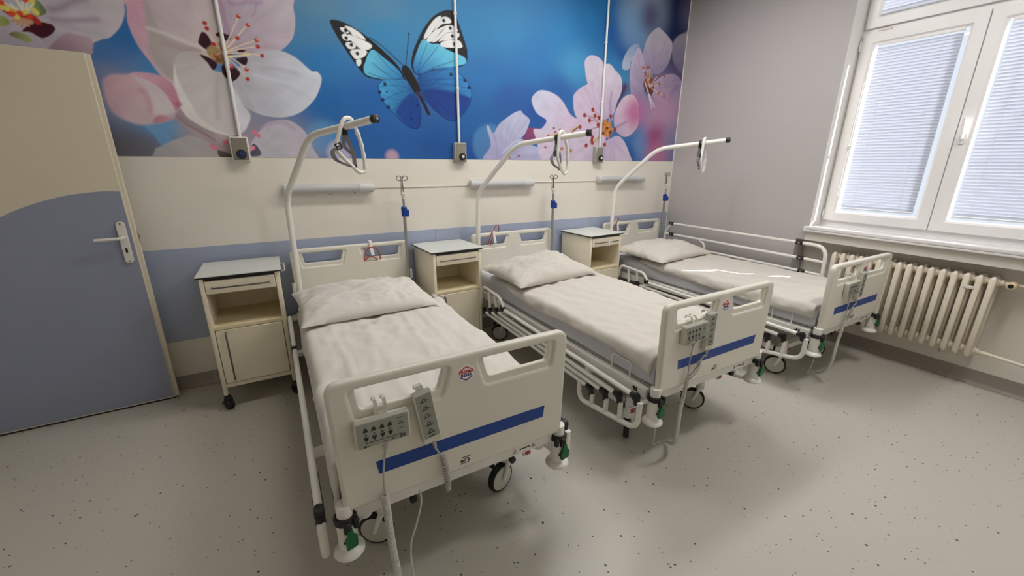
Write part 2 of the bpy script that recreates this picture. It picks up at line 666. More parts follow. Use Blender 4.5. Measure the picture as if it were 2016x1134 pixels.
def mitred(m, y0, y1, z0, z1, wid, x0, x1, bev=.006):
    """a sash ring seen from the room: four mitred rails with a sloped inner bead"""
    o = [(y0, z0), (y1, z0), (y1, z1), (y0, z1)]
    i = [(y0 + wid, z0 + wid), (y1 - wid, z0 + wid), (y1 - wid, z1 - wid), (y0 + wid, z1 - wid)]
    b = [(y0 + wid + .016, z0 + wid + .016), (y1 - wid - .016, z0 + wid + .016), (y1 - wid - .016, z1 - wid - .016), (y0 + wid + .016, z1 - wid - .016)]
    for k in range(4):
        l = (k + 1) % 4
        v = [(x0, *o[k]), (x0, *o[l]), (x0, *i[l]), (x0, *i[k]), (x1, *o[k]), (x1, *o[l]), (x1, *b[l]), (x1, *b[k]), (x0 + .014, *b[l]), (x0 + .014, *b[k])]
        m.add(v, [(0, 1, 2, 3), (0, 4, 5, 1), (3, 2, 8, 9), (9, 8, 6, 7), (4, 7, 6, 5)])


YM = -2.293
SASH = ((YM + .004, W1 - .022, SILL + .052, 2.555), (W0 + .022, YM - .004, SILL + .052, 2.555),
        (YM - .72, W1 - .022, 2.592, WT - .022))
for n, (y0, y1, z0, z1) in enumerate(SASH):
    m = MB()
    if n == 2:
        y0 = W0 + .022
    mitred(m, y0, y1, z0, z1, .066, FX0 - .022, FX1 - .01)
    so = m.build('sash', 'pvc', win, WO, smooth=False)
    MB().box(FX0 + .03, FX0 + .034, y0 + .07, y1 - .07, z0 + .07, z1 - .07).build('pane', 'glass', so, smooth=False)
    if n == 0:
        for zz in (z0 + .02, z1 - .12):
            MB().tube([(FX0 - .028, y1 + .006, zz), (FX0 - .028, y1 + .006, zz + .075)], .007, 10).build('hinge', 'pvc', so)
        MB().rbox(FX0 - .034, FX0 - .02, y1 - .18, y1 - .09, z1 + .004, z1 + .014, .002, 1).build('stay_cover', 'radiator', so)
    if n == 1:
        h = MB()
        h.rbox(FX0 - .032, FX0 - .02, y1 - .052, y1 - .022, 1.70, 1.775, .006, 2)
        h.tube(fillet([(FX0 - .03, y1 - .037, 1.74), (FX0 - .068, y1 - .037, 1.74), (FX0 - .070, y1 - .030, 1.875)], [0, .02, 0]), .0085, 10)
        h.build('handle', 'pvc', so)
# white reveal lining, paler than the wall: its sun glow is painted in
m = MB()
m.box(XR + .001, FX0, W1 - .003, W1, SILL, WT)
m.box(XR + .001, FX0, W0, W0 + .003, SILL, WT)
m.box(XR + .001, FX0, W0, W1, WT - .003, WT)
m.build('reveal_glow_lining', 'ceiling', win, WO, smooth=False)
# inner sill board
m = MB()
m.rbox(4.112, 4.338, W0 - .03, W1 - .005, SILL - .028, SILL, .005, 2)
m.rbox(4.112, XR - .001, W1 - .0045, W1 + .03, SILL - .028, SILL, .005, 2)
m.rbox(4.114, 4.134, W0 - .03, W1 + .03, SILL - .046, SILL - .0285, .004, 2)
m.build('window_sill', 'pvc', win, WO)

# second window further along the same wall; unseen roller blind added to diffuse the sun
win2 = bpy.data.objects.new('window_2', None)
COL.objects.link(win2)
win2.location = (4.36, (V0 + V1) / 2, SILL)
struct(win2, 'white framed window with an added sun-diffusing blind, outside the picture')
W2 = (-4.36, -(V0 + V1) / 2, -SILL)
m = MB()
mitred(m, V0, V1, SILL, WT, .08, FX0, FX1)
m.build('outer_frame', 'pvc', win2, W2, smooth=False)
MB().box(FX0 + .03, FX0 + .034, V0 + .07, V1 - .07, SILL + .07, WT - .07).build('pane', 'glass', win2, W2, smooth=False)
MB().rbox(4.112, 4.34, V0 - .03, V1 + .03, SILL - .028, SILL, .006, 2).build('window_sill', 'pvc', win2, W2)
rb = thing('sun_diffuser_blind', 'added unseen white blind diffusing the sun at the window beside the camera', 'blind', (FX0 - .02, (V0 + V1) / 2, SILL + .02))
MB().box(-.0006, .0006, V0 / 2 - V1 / 2 + .02, V1 / 2 - V0 / 2 - .02, .02, WT - SILL - .06).build('diffuser_sheet', 'diffuser_fabric', rb, smooth=False)
MB().tube([(0, V0 / 2 - V1 / 2 + .01, WT - SILL - .05), (0, V1 / 2 - V0 / 2 - .01, WT - SILL - .05)], .022, 14).build('diffuser_roller', 'pvc', rb)

# ------------------------------------------------------------------ venetian blinds (each slat its own part)
slat_me = {}


def slat_mesh(L):
    if L not in slat_me:
        m = MB()
        n = 6
        v = []
        wd = .0255
        for yy in (-L / 2, L / 2):
            for k in range(n + 1):
                a = (k / n - .5)
                v.append((a * wd, yy, .0038 * (1 - 4 * a * a)))
        fs = [(k, k + 1, n + 2 + k, n + 1 + k) for k in range(n)]
        m.add(v, fs)
        me = bpy.data.meshes.new('slat')
        me.from_pydata(m.v, [], m.f)
        me.polygons.foreach_set('use_smooth', [True] * n)
        me.materials.append(M['slat'])
        slat_me[L] = me
    return slat_me[L]


def blind(label, y0, y1, z0, z1, tilt, pitch=.0225, gap=.084):
    yc = (y0 + y1) / 2
    L = round(y1 - y0 - gap, 3)
    t = thing('venetian_blind', label, 'blind', (FX0 - .008, yc, z0), 0, 'venetian blinds on the window')
    hh = z1 - z0
    MB().rbox(-.012, .012, -L / 2 - .003, L / 2 + .003, hh - .024, hh, .003, 1).build('head_rail', 'pvc', t)
    MB().rbox(-.011, .011, -L / 2, L / 2, .010, .021, .003, 1).build('bottom_rail', 'film', t)
    n = int((hh - .024 - .03) / pitch)
    me = slat_mesh(L)
    for k in range(n):
        o = link('slat', me, t, (0, 0, .034 + k * pitch))
        o.rotation_euler = (0, tilt, 0)
    for yy in (-L / 2 + .09, L / 2 - .09):
        MB().tube([(-.012, yy, .02), (-.012, yy, hh - .02)], .0008, 5).build('ladder_cord', 'cord_light', t)
    return t


g0, g1 = SILL + .052 + .066, 2.555 - .066
blind('closed venetian blind on the casement sash next to the plain wall', YM + .07, W1 - .088, g0 + .030, g1 - .012, R(62))
blind('closed venetian blind on the sash with the window handle', W0 + .088, YM - .07, g0 + .030, g1 - .012, R(62))
blind('tilted venetian blind in the upper transom pane of the window', W0 + .088, W1 - .088, 2.662, WT - .092, R(58), gap=.030)
# pull chain of the first blind
m = MB()
m.tube(smooth_path([(FX0 - .028, W1 - .10, 2.2), (FX0 - .03, W1 - .098, 1.7), (FX0 - .03, W1 - .096, 1.32), (FX0 - .03, W1 - .106, 1.30), (FX0 - .03, W1 - .115, 1.32), (FX0 - .03, W1 - .112, 1.8)], 5), .0012, 5)
m.rbox(FX0 - .036, FX0 - .022, W1 - .112, W1 - .088, 1.68, 1.71, .003, 1)
tag(m.build('blind_pull_cord', 'cord_light'), 'thin white pull cord loop hanging beside the casement blind', 'cord')

# ------------------------------------------------------------------ radiator in the niche
rad = thing('radiator', 'ribbed ivory cast iron radiator under the window', 'radiator', (4.22, -2.27, 0))
PITCH = .0622
sec = MB()
# one section: two oval columns joined by top and bottom hubs
def column(x, z0, z1, rx, ry):
    n = 14
    prof = [(z0, .35), (z0 + .006, .62), (z0 + .020, 1), (z1 - .020, 1), (z1 - .006, .62), (z1, .35)]
    v, f = [], []
    for z, s_ in prof:
        for k in range(n):
            a = 2 * math.pi * k / n
            ca, sa = math.cos(a), math.sin(a)
            v.append((x + rx * s_ * math.copysign(abs(ca) ** .32, ca), ry * s_ * math.copysign(abs(sa) ** .32, sa), z))
    for i in range(len(prof) - 1):
        for k in range(n):
            l = (k + 1) % n
            f.append((i * n + k, i * n + l, (i + 1) * n + l, (i + 1) * n + k))
    f += [tuple(reversed(range(n))), tuple((len(prof) - 1) * n + k for k in range(n))]
    sec.add(v, f)


column(-.052, .245, .835, .026, .0165)
column(.052, .245, .835, .026, .0165)
for z in (.285, .795):
    sec.lathe([(.020, -PITCH / 2), (.026, -PITCH / 2 + .006), (.026, PITCH / 2 - .006), (.020, PITCH / 2)], (-.01, 0, z), (0, 1, 0), 14)
    sec.box(-.05, .05, -.010, .010, z - .022, z + .022)
first = sec.build('radiator_section', 'radiator', rad)
NS = 16
for k in range(NS):
    o = first if k == 0 else link('radiator_section', first.data, rad)
    o.location = (0, (NS / 2 - .5 - k) * PITCH, 0)
yend = -(NS / 2) * PITCH
vv = MB()
vv.lathe([(.022, 0), (.022, .012), (.013, .014), (.013, .05)], (-.01, yend, .795), (0, -1, 0), 14)
vv.build('valve_stub', 'radiator', rad)
th = MB()
th.lathe([(.018, 0), (.022, .008), (.026, .03), (.024, .075), (.018, .08)], (-.005, yend - .055, .795), (-1, 0, 0), 18)
tho = th.build('thermostat', 'thermo', rad)
MB().lathe([(.013, 0), (.013, .003)], (-.085, yend - .055, .795), (-1, 0, 0), 14).build('thermostat_cap', 'black', tho)
MB().tube(fillet([(-.01, yend - .05, .795), (-.01, yend - .25, .795), (.06, yend - .32, .79)], .03), .010, 10).build('flow_pipe', 'radiator', rad)
vv = MB()
vv.lathe([(.022, 0), (.022, .012), (.015, .014), (.015, .06)], (-.01, yend, .285), (0, -1, 0), 14)
vv.build('valve_stub', 'radiator', rad)
MB().tube(fillet([(-.01, yend - .05, .285), (-.01, yend - .34, .262)], .03), .012, 10).build('return_pipe', 'radiator', rad)
MB().rbox(-.082, -.07, yend + .10, yend + .155, .73, .752, .003, 1).build('heat_meter', 'handle', rad)
MB().lathe([(.006, 0), (.006, .03)], (-.05, yend + .17, .25), (0, 0, -1), 10).build('drain_plug', 'steel', rad)

# ------------------------------------------------------------------ ceiling lamps (above the picture)
for n, (x, y) in enumerate(((0.95, -1.15), (2.5, -1.15), (2.9, -3.0))):
    t = thing('ceiling_lamp', ('flat ceiling lamp above the bed nearest the door', 'flat ceiling lamp above the middle bed', 'flat ceiling lamp over the open floor before the beds')[n], 'lamp', (x, y, H), 0, 'ceiling lamps')
    MB().rbox(-.62, .62, -.16, .16, -.06, 0, .01, 2).build('lamp_body', 'pvc', t)
    MB().box(-.6, .6, -.14, .14, -.0645, -.0605).build('lamp_panel', 'glow', t, smooth=False)
    ld = bpy.data.lights.new('ceiling_lamp_light', 'AREA')
    ld.shape = 'RECTANGLE'
    ld.size = 1.2
    ld.size_y = .28
    ld.energy = CEILING_LAMP_W * (0.62, 0.95, 1.0)[n]
    ld.color = ((1, .95, .87), (1, .98, .96), (1, .98, .94))[n]
    lo = bpy.data.objects.new('ceiling_lamp_light', ld)
    COL.objects.link(lo)
    lo.parent = t
    lo.location = (0, 0, -.07)
MURAL_BG=[(-0.727,2.129,(0.043,0.183,0.477)),(-0.711,1.891,(0.312,0.344,0.511)),(-0.744,2.049,(0.264,0.302,0.48)),(-0.692,1.653,(0.147,0.14,0.17)),(-0.779,1.622,(0.138,0.124,0.145)),(-0.551,1.759,(0.133,0.391,0.759)),(-0.616,2.245,(0.024,0.157,0.455)),(-0.441,2.08,(0.051,0.268,0.616)),(-0.617,1.669,(0.15,0.143,0.172)),(0.413,2.414,(0.062,0.214,0.409)),(0.431,2.567,(0.091,0.236,0.385)),(0.455,2.234,(0.022,0.186,0.48)),(0.458,1.973,(0.013,0.133,0.41)),(0.607,1.738,(0.018,0.113,0.383)),(0.871,2.623,(0.081,0.236,0.41)),(0.895,2.482,(0.029,0.227,0.476)),(1.254,2.668,(0.044,0.216,0.424)),(1.59,2.579,(0.027,0.207,0.457)),(0.779,1.996,(0.015,0.118,0.399)),(1.245,1.7,(0.014,0.088,0.325)),(1.723,2.259,(0.022,0.156,0.422)),(1.919,2.625,(0.03,0.216,0.464)),(2.177,2.424,(0.026,0.169,0.432)),(1.92,2.076,(0.023,0.102,0.339)),(1.619,1.854,(0.016,0.118,0.353)),(1.664,1.647,(0.013,0.07,0.285)),(2.441,2.698,(0.021,0.191,0.443)),(2.63,2.432,(0.055,0.265,0.501)),(2.783,2.828,(0.01,0.143,0.359)),(2.896,2.948,(0.006,0.117,0.313)),(2.465,2.201,(0.025,0.109,0.345)),(2.243,2.012,(0.021,0.085,0.316)),(0.87,1.71,(0.016,0.109,0.368)),(3.135,2.795,(0.004,0.074,0.268)),(3.186,2.931,(0.008,0.104,0.307)),(3.139,2.44,(0.02,0.183,0.421)),(3.286,2.362,(0.027,0.248,0.469)),(3.302,2.64,(0.004,0.053,0.248)),(3.246,2.216,(0.02,0.213,0.444)),(3.708,2.989,(0.007,0.025,0.097)),(3.955,3.119,(0.003,0.009,0.063)),(4.113,3.003,(0.005,0.014,0.073)),(3.981,2.842,(0.004,0.014,0.071)),(3.44,1.675,(0.014,0.082,0.283)),(3.567,1.757,(0.041,0.179,0.422)),(3.712,1.68,(0.142,0.208,0.434)),(3.865,2.004,(0.383,0.241,0.36)),(4.066,1.797,(0.12,0.147,0.315)),(3.912,2.215,(0.405,0.24,0.382)),(3.257,2.303,(0.153,0.037,0.093)),(4.121,2.437,(0.08,0.063,0.161)),(0.119,1.622,(0.299,0.264,0.321)),(-0.152,1.617,(0.377,0.311,0.35)),(-0.352,1.738,(0.404,0.351,0.39))]
MURAL_OPS=[
('D',[(0.395,1.725)],0.12,(0.142,0.388,0.694),40,0.45),
('D',[(0.48,1.62)],0.085,(0.509,0.463,0.643),25,0.85),
('D',[(0.869,1.603)],0.05,(0.608,0.384,0.478),20,0.8),
('D',[(1.74,1.712)],0.17,(0.106,0.277,0.533),22,0.55),
('D',[(3.486,3.067)],0.3,(0.303,0.39,0.529),170,0.75),
('D',[(3.357,2.86)],0.18,(0.156,0.305,0.494),160,0.75),
('D',[(3.456,2.788)],0.16,(0.127,0.246,0.439),150,0.7),
('D',[(3.568,2.968)],0.12,(0.073,0.049,0.15),100,0.8),
('D',[(4.159,3.103)],0.16,(0.147,0.147,0.275),120,0.7),
('P',[(-1.156,2.359),(-0.567,2.461),(-0.572,2.408),(-0.579,2.361),(-0.614,2.289),(-0.67,2.228),(-0.703,2.216),(-0.755,2.185),(-0.78,2.16),(-0.791,2.132),(-1.227,2.081)],(0.583,0.531,0.642),(0.639,0.586,0.634),(-0.987,2.282),(-0.589,2.326),4,0.05,9,0),
('P',[(-0.939,2.14),(-0.9,2.184),(-0.846,2.227),(-0.794,2.221),(-0.749,2.21),(-0.763,2.142),(-0.791,2.132),(-0.947,2.126)],(0.417,0.27,0.354),(0.543,0.423,0.504),(-0.921,2.13),(-0.748,2.217),6,0.06,12,0),
('S',[(-0.89,2.284),(-0.819,2.289),(-0.705,2.312)],0.02,(0.361,0.254,0.386),18,0.8),
('S',[(-0.884,2.332),(-0.846,2.345),(-0.799,2.377),(-0.739,2.406)],0.028,(0.303,0.239,0.323),22,0.8),
('P',[(-1.021,2.212),(-0.962,2.261),(-0.911,2.262),(-0.894,2.255),(-0.891,2.235),(-0.913,2.208),(-0.946,2.188),(-0.967,2.194),(-0.991,2.21)],(0.079,0.01,0.021),(0.052,0.008,0.019),(-0.998,2.234),(-0.891,2.237),2,0.2,30,0),
('P',[(-1.072,2.193),(-1.042,2.206),(-1.007,2.195),(-0.992,2.172),(-1.009,2.157),(-1.038,2.169),(-1.065,2.181)],(0.24,0.204,0.115),(0.445,0.544,0.216),(-1.069,2.193),(-0.994,2.165),2,0.12,20,0),
('P',[(-0.932,2.367),(-0.912,2.343),(-0.906,2.316),(-0.923,2.298),(-0.95,2.291),(-0.962,2.314)],(0.308,0.451,0.146),(0.131,0.176,0.082),(-0.953,2.318),(-0.906,2.316),2,0.25,20,0),
('P',[(-1.111,2.266),(-1.072,2.269),(-1.056,2.247),(-1.072,2.229),(-1.122,2.219)],(0.454,0.555,0.175),(0.27,0.342,0.087),(-1.115,2.247),(-1.056,2.247),3,0.2,20,0),
('S',[(-0.99,2.288),(-1.026,2.313),(-1.056,2.335)],0.01,(0.9,0.9,0.652),2,1),
('S',[(-0.99,2.288),(-1.014,2.311),(-1.033,2.332)],0.01,(0.9,0.9,0.652),2,1),
('S',[(-0.99,2.288),(-1.0,2.323),(-1.006,2.355)],0.01,(0.9,0.9,0.652),2,1),
('S',[(-0.99,2.288),(-0.992,2.318),(-0.989,2.346)],0.01,(0.9,0.9,0.652),2,1),
('S',[(-0.99,2.288),(-0.979,2.323),(-0.964,2.356)],0.01,(0.9,0.9,0.652),2,1),
('S',[(-0.99,2.288),(-0.971,2.318),(-0.947,2.347)],0.01,(0.9,0.9,0.652),2,1),
('S',[(-0.99,2.288),(-1.048,2.251)],0.012,(0.672,0.392,0.237),2,1),
('S',[(-0.99,2.288),(-1.031,2.242)],0.012,(0.672,0.392,0.237),2,1),
('S',[(-0.99,2.288),(-1.016,2.231)],0.012,(0.672,0.392,0.237),2,1),
('S',[(-0.99,2.288),(-0.991,2.241)],0.012,(0.672,0.392,0.237),2,1),
('S',[(-0.99,2.288),(-0.976,2.253)],0.012,(0.672,0.392,0.237),2,1),
('S',[(-1.063,2.307),(-1.039,2.289),(-1.002,2.289),(-0.967,2.282),(-0.951,2.263)],0.03,(0.524,0.035,0.017),6,1),
('S',[(-1.072,2.326),(-1.052,2.314),(-1.024,2.301),(-0.999,2.291)],0.014,(0.9,0.474,0.086),4,1),
('D',[(-0.985,2.301),(-0.953,2.318),(-0.946,2.307),(-0.951,2.358),(-1.053,2.308),(-1.069,2.312),(-1.025,2.276)],0.013,(0.9,0.755,0.19),3,1),
('D',[(-1.039,2.286),(-0.976,2.284),(-1.008,2.294),(-1.066,2.333),(-0.973,2.361)],0.012,(0.868,0.08,0.031),3,1),
('P',[(-0.56,2.471),(-0.563,2.398),(-0.574,2.311),(-0.553,2.204),(-0.511,2.119),(-0.483,2.059),(-0.432,2.004),(-0.407,2.001),(-0.346,2.102),(-0.169,2.181),(-0.128,2.222),(-0.116,2.36),(-0.106,2.551)],(0.65,0.575,0.586),(0.581,0.477,0.549),(-0.185,2.215),(-0.492,2.388),4,0.035,10,0),
('P',[(-0.56,2.471),(-0.563,2.398),(-0.574,2.311),(-0.553,2.204),(-0.511,2.119),(-0.483,2.059),(-0.488,2.087),(-0.506,2.165),(-0.489,2.301),(-0.482,2.379),(-0.475,2.486)],(0.684,0.386,0.505),(0.627,0.448,0.542),(-0.561,2.377),(-0.499,2.109),6,0.1,40,0),
('P',[(-0.473,2.487),(-0.495,2.278),(-0.505,2.154),(-0.423,2.023),(-0.39,2.144),(-0.274,2.204),(-0.164,2.206),(-0.416,2.278)],(0.555,0.492,0.487),(0.473,0.415,0.421),(-0.191,2.214),(-0.495,2.251),12,0.03,8,0),
('S',[(-0.49,2.301),(-0.406,2.28),(-0.299,2.242),(-0.208,2.212)],0.016,(0.77,0.732,0.748),14,0.8),
('S',[(-0.435,2.231),(-0.346,2.213),(-0.262,2.212)],0.02,(0.417,0.292,0.322),18,0.6),
('P',[(-0.128,2.547),(-0.111,2.355),(-0.139,2.257),(-0.116,2.223),(0.04,2.217),(0.135,2.241),(0.203,2.277),(0.27,2.353),(0.298,2.451),(0.295,2.524),(0.275,2.618)],(0.45,0.363,0.445),(0.537,0.478,0.563),(-0.112,2.248),(0.262,2.476),4,0.06,26,0),
('S',[(-0.067,2.507),(-0.038,2.494),(0.046,2.52),(0.11,2.525)],0.02,(0.366,0.214,0.384),16,0.6),
('S',[(-0.105,2.495),(-0.1,2.392),(-0.09,2.317)],0.022,(0.36,0.205,0.318),18,0.7),
('S',[(0.085,2.515),(0.073,2.471),(0.044,2.437)],0.005,(0.216,0.136,0.299),4,0.6),
('P',[(-0.001,2.219),(0.107,2.256),(0.194,2.262),(0.273,2.231),(0.357,2.161),(0.394,2.159),(0.418,2.119),(0.389,2.035),(0.339,1.961),(0.248,1.886),(0.143,1.851),(0.047,1.854),(-0.024,1.877),(-0.084,1.922),(-0.12,2.025),(-0.104,2.089),(-0.066,2.143)],(0.467,0.447,0.501),(0.626,0.677,0.783),(-0.113,2.175),(0.368,2.033),4,0.05,16,0),
('S',[(0.011,2.107),(0.112,2.084),(0.239,2.069)],0.014,(0.662,0.717,0.83),20,0.7),
('S',[(0.058,2.137),(0.154,2.153),(0.273,2.133)],0.016,(0.436,0.422,0.514),20,0.5),
('D',[(0.028,1.933)],0.035,(0.41,0.455,0.573),20,0.5),
('P',[(-0.4,2.12),(-0.374,2.175),(-0.328,2.198),(-0.265,2.194),(-0.209,2.11),(-0.166,2.096),(-0.128,2.05),(-0.084,1.922),(-0.051,1.862),(-0.065,1.808),(-0.098,1.756),(-0.158,1.723),(-0.234,1.728),(-0.323,1.77),(-0.4,1.836),(-0.428,1.929),(-0.418,2.047)],(0.567,0.519,0.527),(0.656,0.628,0.647),(-0.171,2.169),(-0.297,1.758),4,0.04,14,0),
('P',[(-0.4,2.12),(-0.418,2.047),(-0.428,1.929),(-0.4,1.836),(-0.323,1.77),(-0.234,1.728),(-0.187,1.726),(-0.262,1.766),(-0.33,1.827),(-0.36,1.907),(-0.387,1.99),(-0.401,2.061)],(0.833,0.803,0.794),(0.729,0.692,0.689),(-0.402,2.108),(-0.244,1.734),4,0.02,10,0),
('S',[(-0.187,2.069),(-0.213,1.986),(-0.229,1.826)],0.024,(0.452,0.408,0.425),22,0.6),
('P',[(-0.162,2.084),(-0.128,2.05),(-0.084,1.922),(-0.051,1.862),(-0.065,1.808),(-0.118,1.745),(-0.146,1.83),(-0.154,1.959)],(0.613,0.607,0.678),(0.704,0.699,0.778),(-0.153,2.072),(-0.065,1.808),10,0.04,14,0),
('P',[(-0.233,2.315),(-0.208,2.307),(-0.191,2.262),(-0.217,2.22),(-0.247,2.237),(-0.259,2.259)],(0.054,0.011,0.02),(0.027,0.008,0.016),(-0.233,2.315),(-0.191,2.262),2,0.15,20,0),
('P',[(-0.164,2.307),(-0.144,2.327),(-0.111,2.323),(-0.082,2.312),(-0.104,2.282),(-0.138,2.298)],(0.052,0.01,0.019),(0.026,0.008,0.015),(-0.164,2.307),(-0.111,2.323),2,0.15,20,0),
('P',[(-0.263,2.188),(-0.224,2.181),(-0.182,2.149),(-0.209,2.107),(-0.23,2.144)],(0.054,0.011,0.02),(0.027,0.008,0.016),(-0.263,2.188),(-0.182,2.149),2,0.15,20,0),
('P',[(-0.16,2.133),(-0.117,2.15),(-0.066,2.106),(-0.11,2.054),(-0.143,2.064),(-0.161,2.09)],(0.052,0.01,0.019),(0.026,0.008,0.015),(-0.16,2.133),(-0.066,2.106),2,0.15,20,0),
('P',[(-0.077,2.185),(-0.013,2.202),(-0.026,2.157),(-0.057,2.163)],(0.05,0.01,0.019),(0.025,0.007,0.015),(-0.077,2.185),(-0.026,2.157),2,0.15,20,0),
('P',[(-0.056,2.243),(-0.015,2.241),(-0.054,2.218)],(0.05,0.01,0.019),(0.025,0.007,0.015),(-0.056,2.243),(-0.054,2.218),2,0.15,20,0),
('P',[(-0.215,2.235),(-0.165,2.265),(-0.12,2.271),(-0.097,2.238),(-0.125,2.174),(-0.163,2.145),(-0.204,2.171),(-0.225,2.204)],(0.378,0.264,0.122),(0.499,0.393,0.209),(-0.164,2.206),(-0.107,2.249),6,0.2,16,0),
('D',[(-0.122,2.223),(-0.107,2.212),(-0.171,2.169)],0.016,(0.191,0.041,0.022),8,0.8),
('S',[(-0.147,2.208),(-0.079,2.327),(-0.023,2.43)],0.007,(0.753,0.621,0.502),2,1),
('S',[(-0.147,2.208),(-0.059,2.306),(0.019,2.389)],0.007,(0.753,0.621,0.502),2,1),
('S',[(-0.147,2.208),(-0.092,2.265),(-0.049,2.307)],0.007,(0.753,0.621,0.502),2,1),
('S',[(-0.147,2.208),(-0.042,2.265),(0.054,2.309)],0.007,(0.753,0.621,0.502),2,1),
('S',[(-0.147,2.208),(-0.042,2.247),(0.054,2.272)],0.007,(0.753,0.621,0.502),2,1),
('S',[(-0.147,2.208),(-0.034,2.224),(0.071,2.224)],0.007,(0.753,0.621,0.502),2,1),
('S',[(-0.147,2.208),(-0.082,2.178),(-0.027,2.132)],0.007,(0.753,0.621,0.502),2,1),
('S',[(-0.147,2.208),(-0.084,2.15),(-0.03,2.074)],0.007,(0.753,0.621,0.502),2,1),
('S',[(-0.147,2.208),(-0.122,2.181),(-0.107,2.139)],0.007,(0.753,0.621,0.502),2,1),
('S',[(-0.147,2.208),(-0.172,2.296),(-0.208,2.367)],0.007,(0.712,0.482,0.407),2,1),
('S',[(-0.147,2.208),(-0.169,2.282),(-0.202,2.339)],0.007,(0.712,0.482,0.407),2,1),
('S',[(-0.147,2.208),(-0.16,2.24),(-0.183,2.257)],0.007,(0.712,0.482,0.407),2,1),
('S',[(-0.147,2.208),(-0.158,2.209),(-0.18,2.195)],0.007,(0.712,0.482,0.407),2,1),
('D',[(-0.023,2.43),(0.02,2.389),(-0.049,2.307),(0.055,2.309),(0.056,2.272),(0.074,2.222),(-0.027,2.13),(-0.03,2.074),(-0.107,2.139),(-0.208,2.367),(-0.202,2.339),(-0.182,2.256),(-0.18,2.192)],0.012,(0.469,0.029,0.027),3,1),
('D',[(-0.018,2.435),(0.026,2.394),(0.059,2.312),(-0.023,2.135),(-0.179,2.199),(-0.105,2.145)],0.005,(0.852,0.377,0.2),2,1),
('S',[(-0.133,2.191),(-0.05,2.207),(0.005,2.222)],0.012,(0.791,0.696,0.405),3,1),
('P',[(-0.607,1.771),(-0.536,1.784),(-0.494,1.687),(-0.511,1.644),(-0.549,1.648),(-0.576,1.71)],(0.165,0.36,0.644),(0.161,0.332,0.587),(-0.587,1.766),(-0.521,1.66),6,0.02,8,0),
('P',[(-0.459,1.824),(-0.423,1.878),(-0.389,1.817),(-0.321,1.757),(-0.18,1.707),(-0.173,1.629),(-0.333,1.692),(-0.412,1.764)],(0.402,0.306,0.342),(0.45,0.371,0.4),(-0.442,1.846),(-0.189,1.685),5,0.12,18,0),
('S',[(-0.448,1.835),(-0.396,1.775),(-0.33,1.735),(-0.271,1.688)],0.006,(0.214,0.121,0.16),4,0.8),
('P',[(-0.743,2.009),(-0.694,2.037),(-0.634,2.043),(-0.591,2.057),(-0.509,2.055),(-0.45,2.031),(-0.424,1.989),(-0.415,1.894),(-0.44,1.856),(-0.459,1.824),(-0.518,1.79),(-0.563,1.778),(-0.624,1.769),(-0.686,1.787),(-0.738,1.828),(-0.756,1.89),(-0.757,1.952)],(0.711,0.462,0.543),(0.645,0.517,0.558),(-0.74,1.986),(-0.558,1.803),12,0.03,10,0),
('P',[(-0.626,2.044),(-0.583,2.056),(-0.509,2.055),(-0.45,2.031),(-0.424,1.989),(-0.415,1.894),(-0.433,1.867),(-0.462,1.855),(-0.469,1.935),(-0.512,1.996),(-0.572,2.03)],(0.72,0.445,0.552),(0.577,0.236,0.353),(-0.614,2.045),(-0.421,1.888),4,0.14,46,0),
('P',[(-0.619,2.037),(-0.566,1.977),(-0.553,1.919),(-0.56,1.839),(-0.532,1.83),(-0.464,1.844),(-0.447,1.863),(-0.469,1.935),(-0.52,2.001),(-0.587,2.035)],(0.663,0.579,0.64),(0.713,0.642,0.673),(-0.616,2.035),(-0.508,1.842),8,0.02,8,0),
('S',[(-0.586,1.961),(-0.563,1.909),(-0.566,1.848)],0.024,(0.567,0.326,0.391),18,0.7),
('P',[(-0.567,1.783),(-0.537,1.825),(-0.486,1.823),(-0.457,1.814),(-0.518,1.788)],(0.551,0.238,0.321),(0.611,0.328,0.404),(-0.562,1.783),(-0.47,1.813),8,0.05,20,0),
('D',[(-0.421,1.898)],0.016,(0.478,0.129,0.231),8,0.8),
('P',[(-0.589,1.621),(-0.564,1.643),(-0.505,1.676),(-0.447,1.699),(-0.398,1.714),(-0.333,1.692),(-0.27,1.638),(-0.256,1.577),(-0.267,1.514),(-0.61,1.515)],(0.478,0.445,0.466),(0.415,0.408,0.439),(-0.328,1.582),(-0.57,1.632),5,0.03,10,0),
('P',[(-0.101,1.585),(-0.095,1.629),(-0.065,1.688),(0.001,1.771),(0.05,1.813),(0.123,1.834),(0.195,1.826),(0.271,1.758),(0.305,1.655),(0.305,1.554),(-0.107,1.552)],(0.539,0.531,0.607),(0.5,0.467,0.551),(-0.065,1.618),(0.205,1.821),5,0.05,20,0),
('S',[(0.008,1.782),(0.072,1.814),(0.149,1.818),(0.199,1.779)],0.018,(0.401,0.319,0.456),14,0.7),
('P',[(-0.064,1.673),(-0.042,1.662),(-0.022,1.618),(-0.036,1.597),(-0.084,1.593),(-0.089,1.617)],(0.078,0.076,0.114),(0.106,0.11,0.158),(-0.076,1.647),(-0.029,1.606),3,0.1,16,0),
('P',[(-0.267,1.629),(-0.201,1.604),(-0.195,1.581),(-0.256,1.58)],(0.112,0.095,0.099),(0.078,0.064,0.071),(-0.268,1.626),(-0.199,1.587),3,0.1,16,0),
('D',[(-0.042,1.749),(-0.022,1.727),(-0.216,1.681),(-0.068,1.647),(-0.292,1.653),(-0.28,1.642)],0.014,(0.755,0.2,0.298),4,1),
('S',[(-0.293,1.651),(-0.255,1.643),(-0.212,1.632)],0.008,(0.668,0.301,0.37),4,1),
('S',[(-0.084,1.629),(-0.059,1.653)],0.01,(0.737,0.28,0.369),4,1),
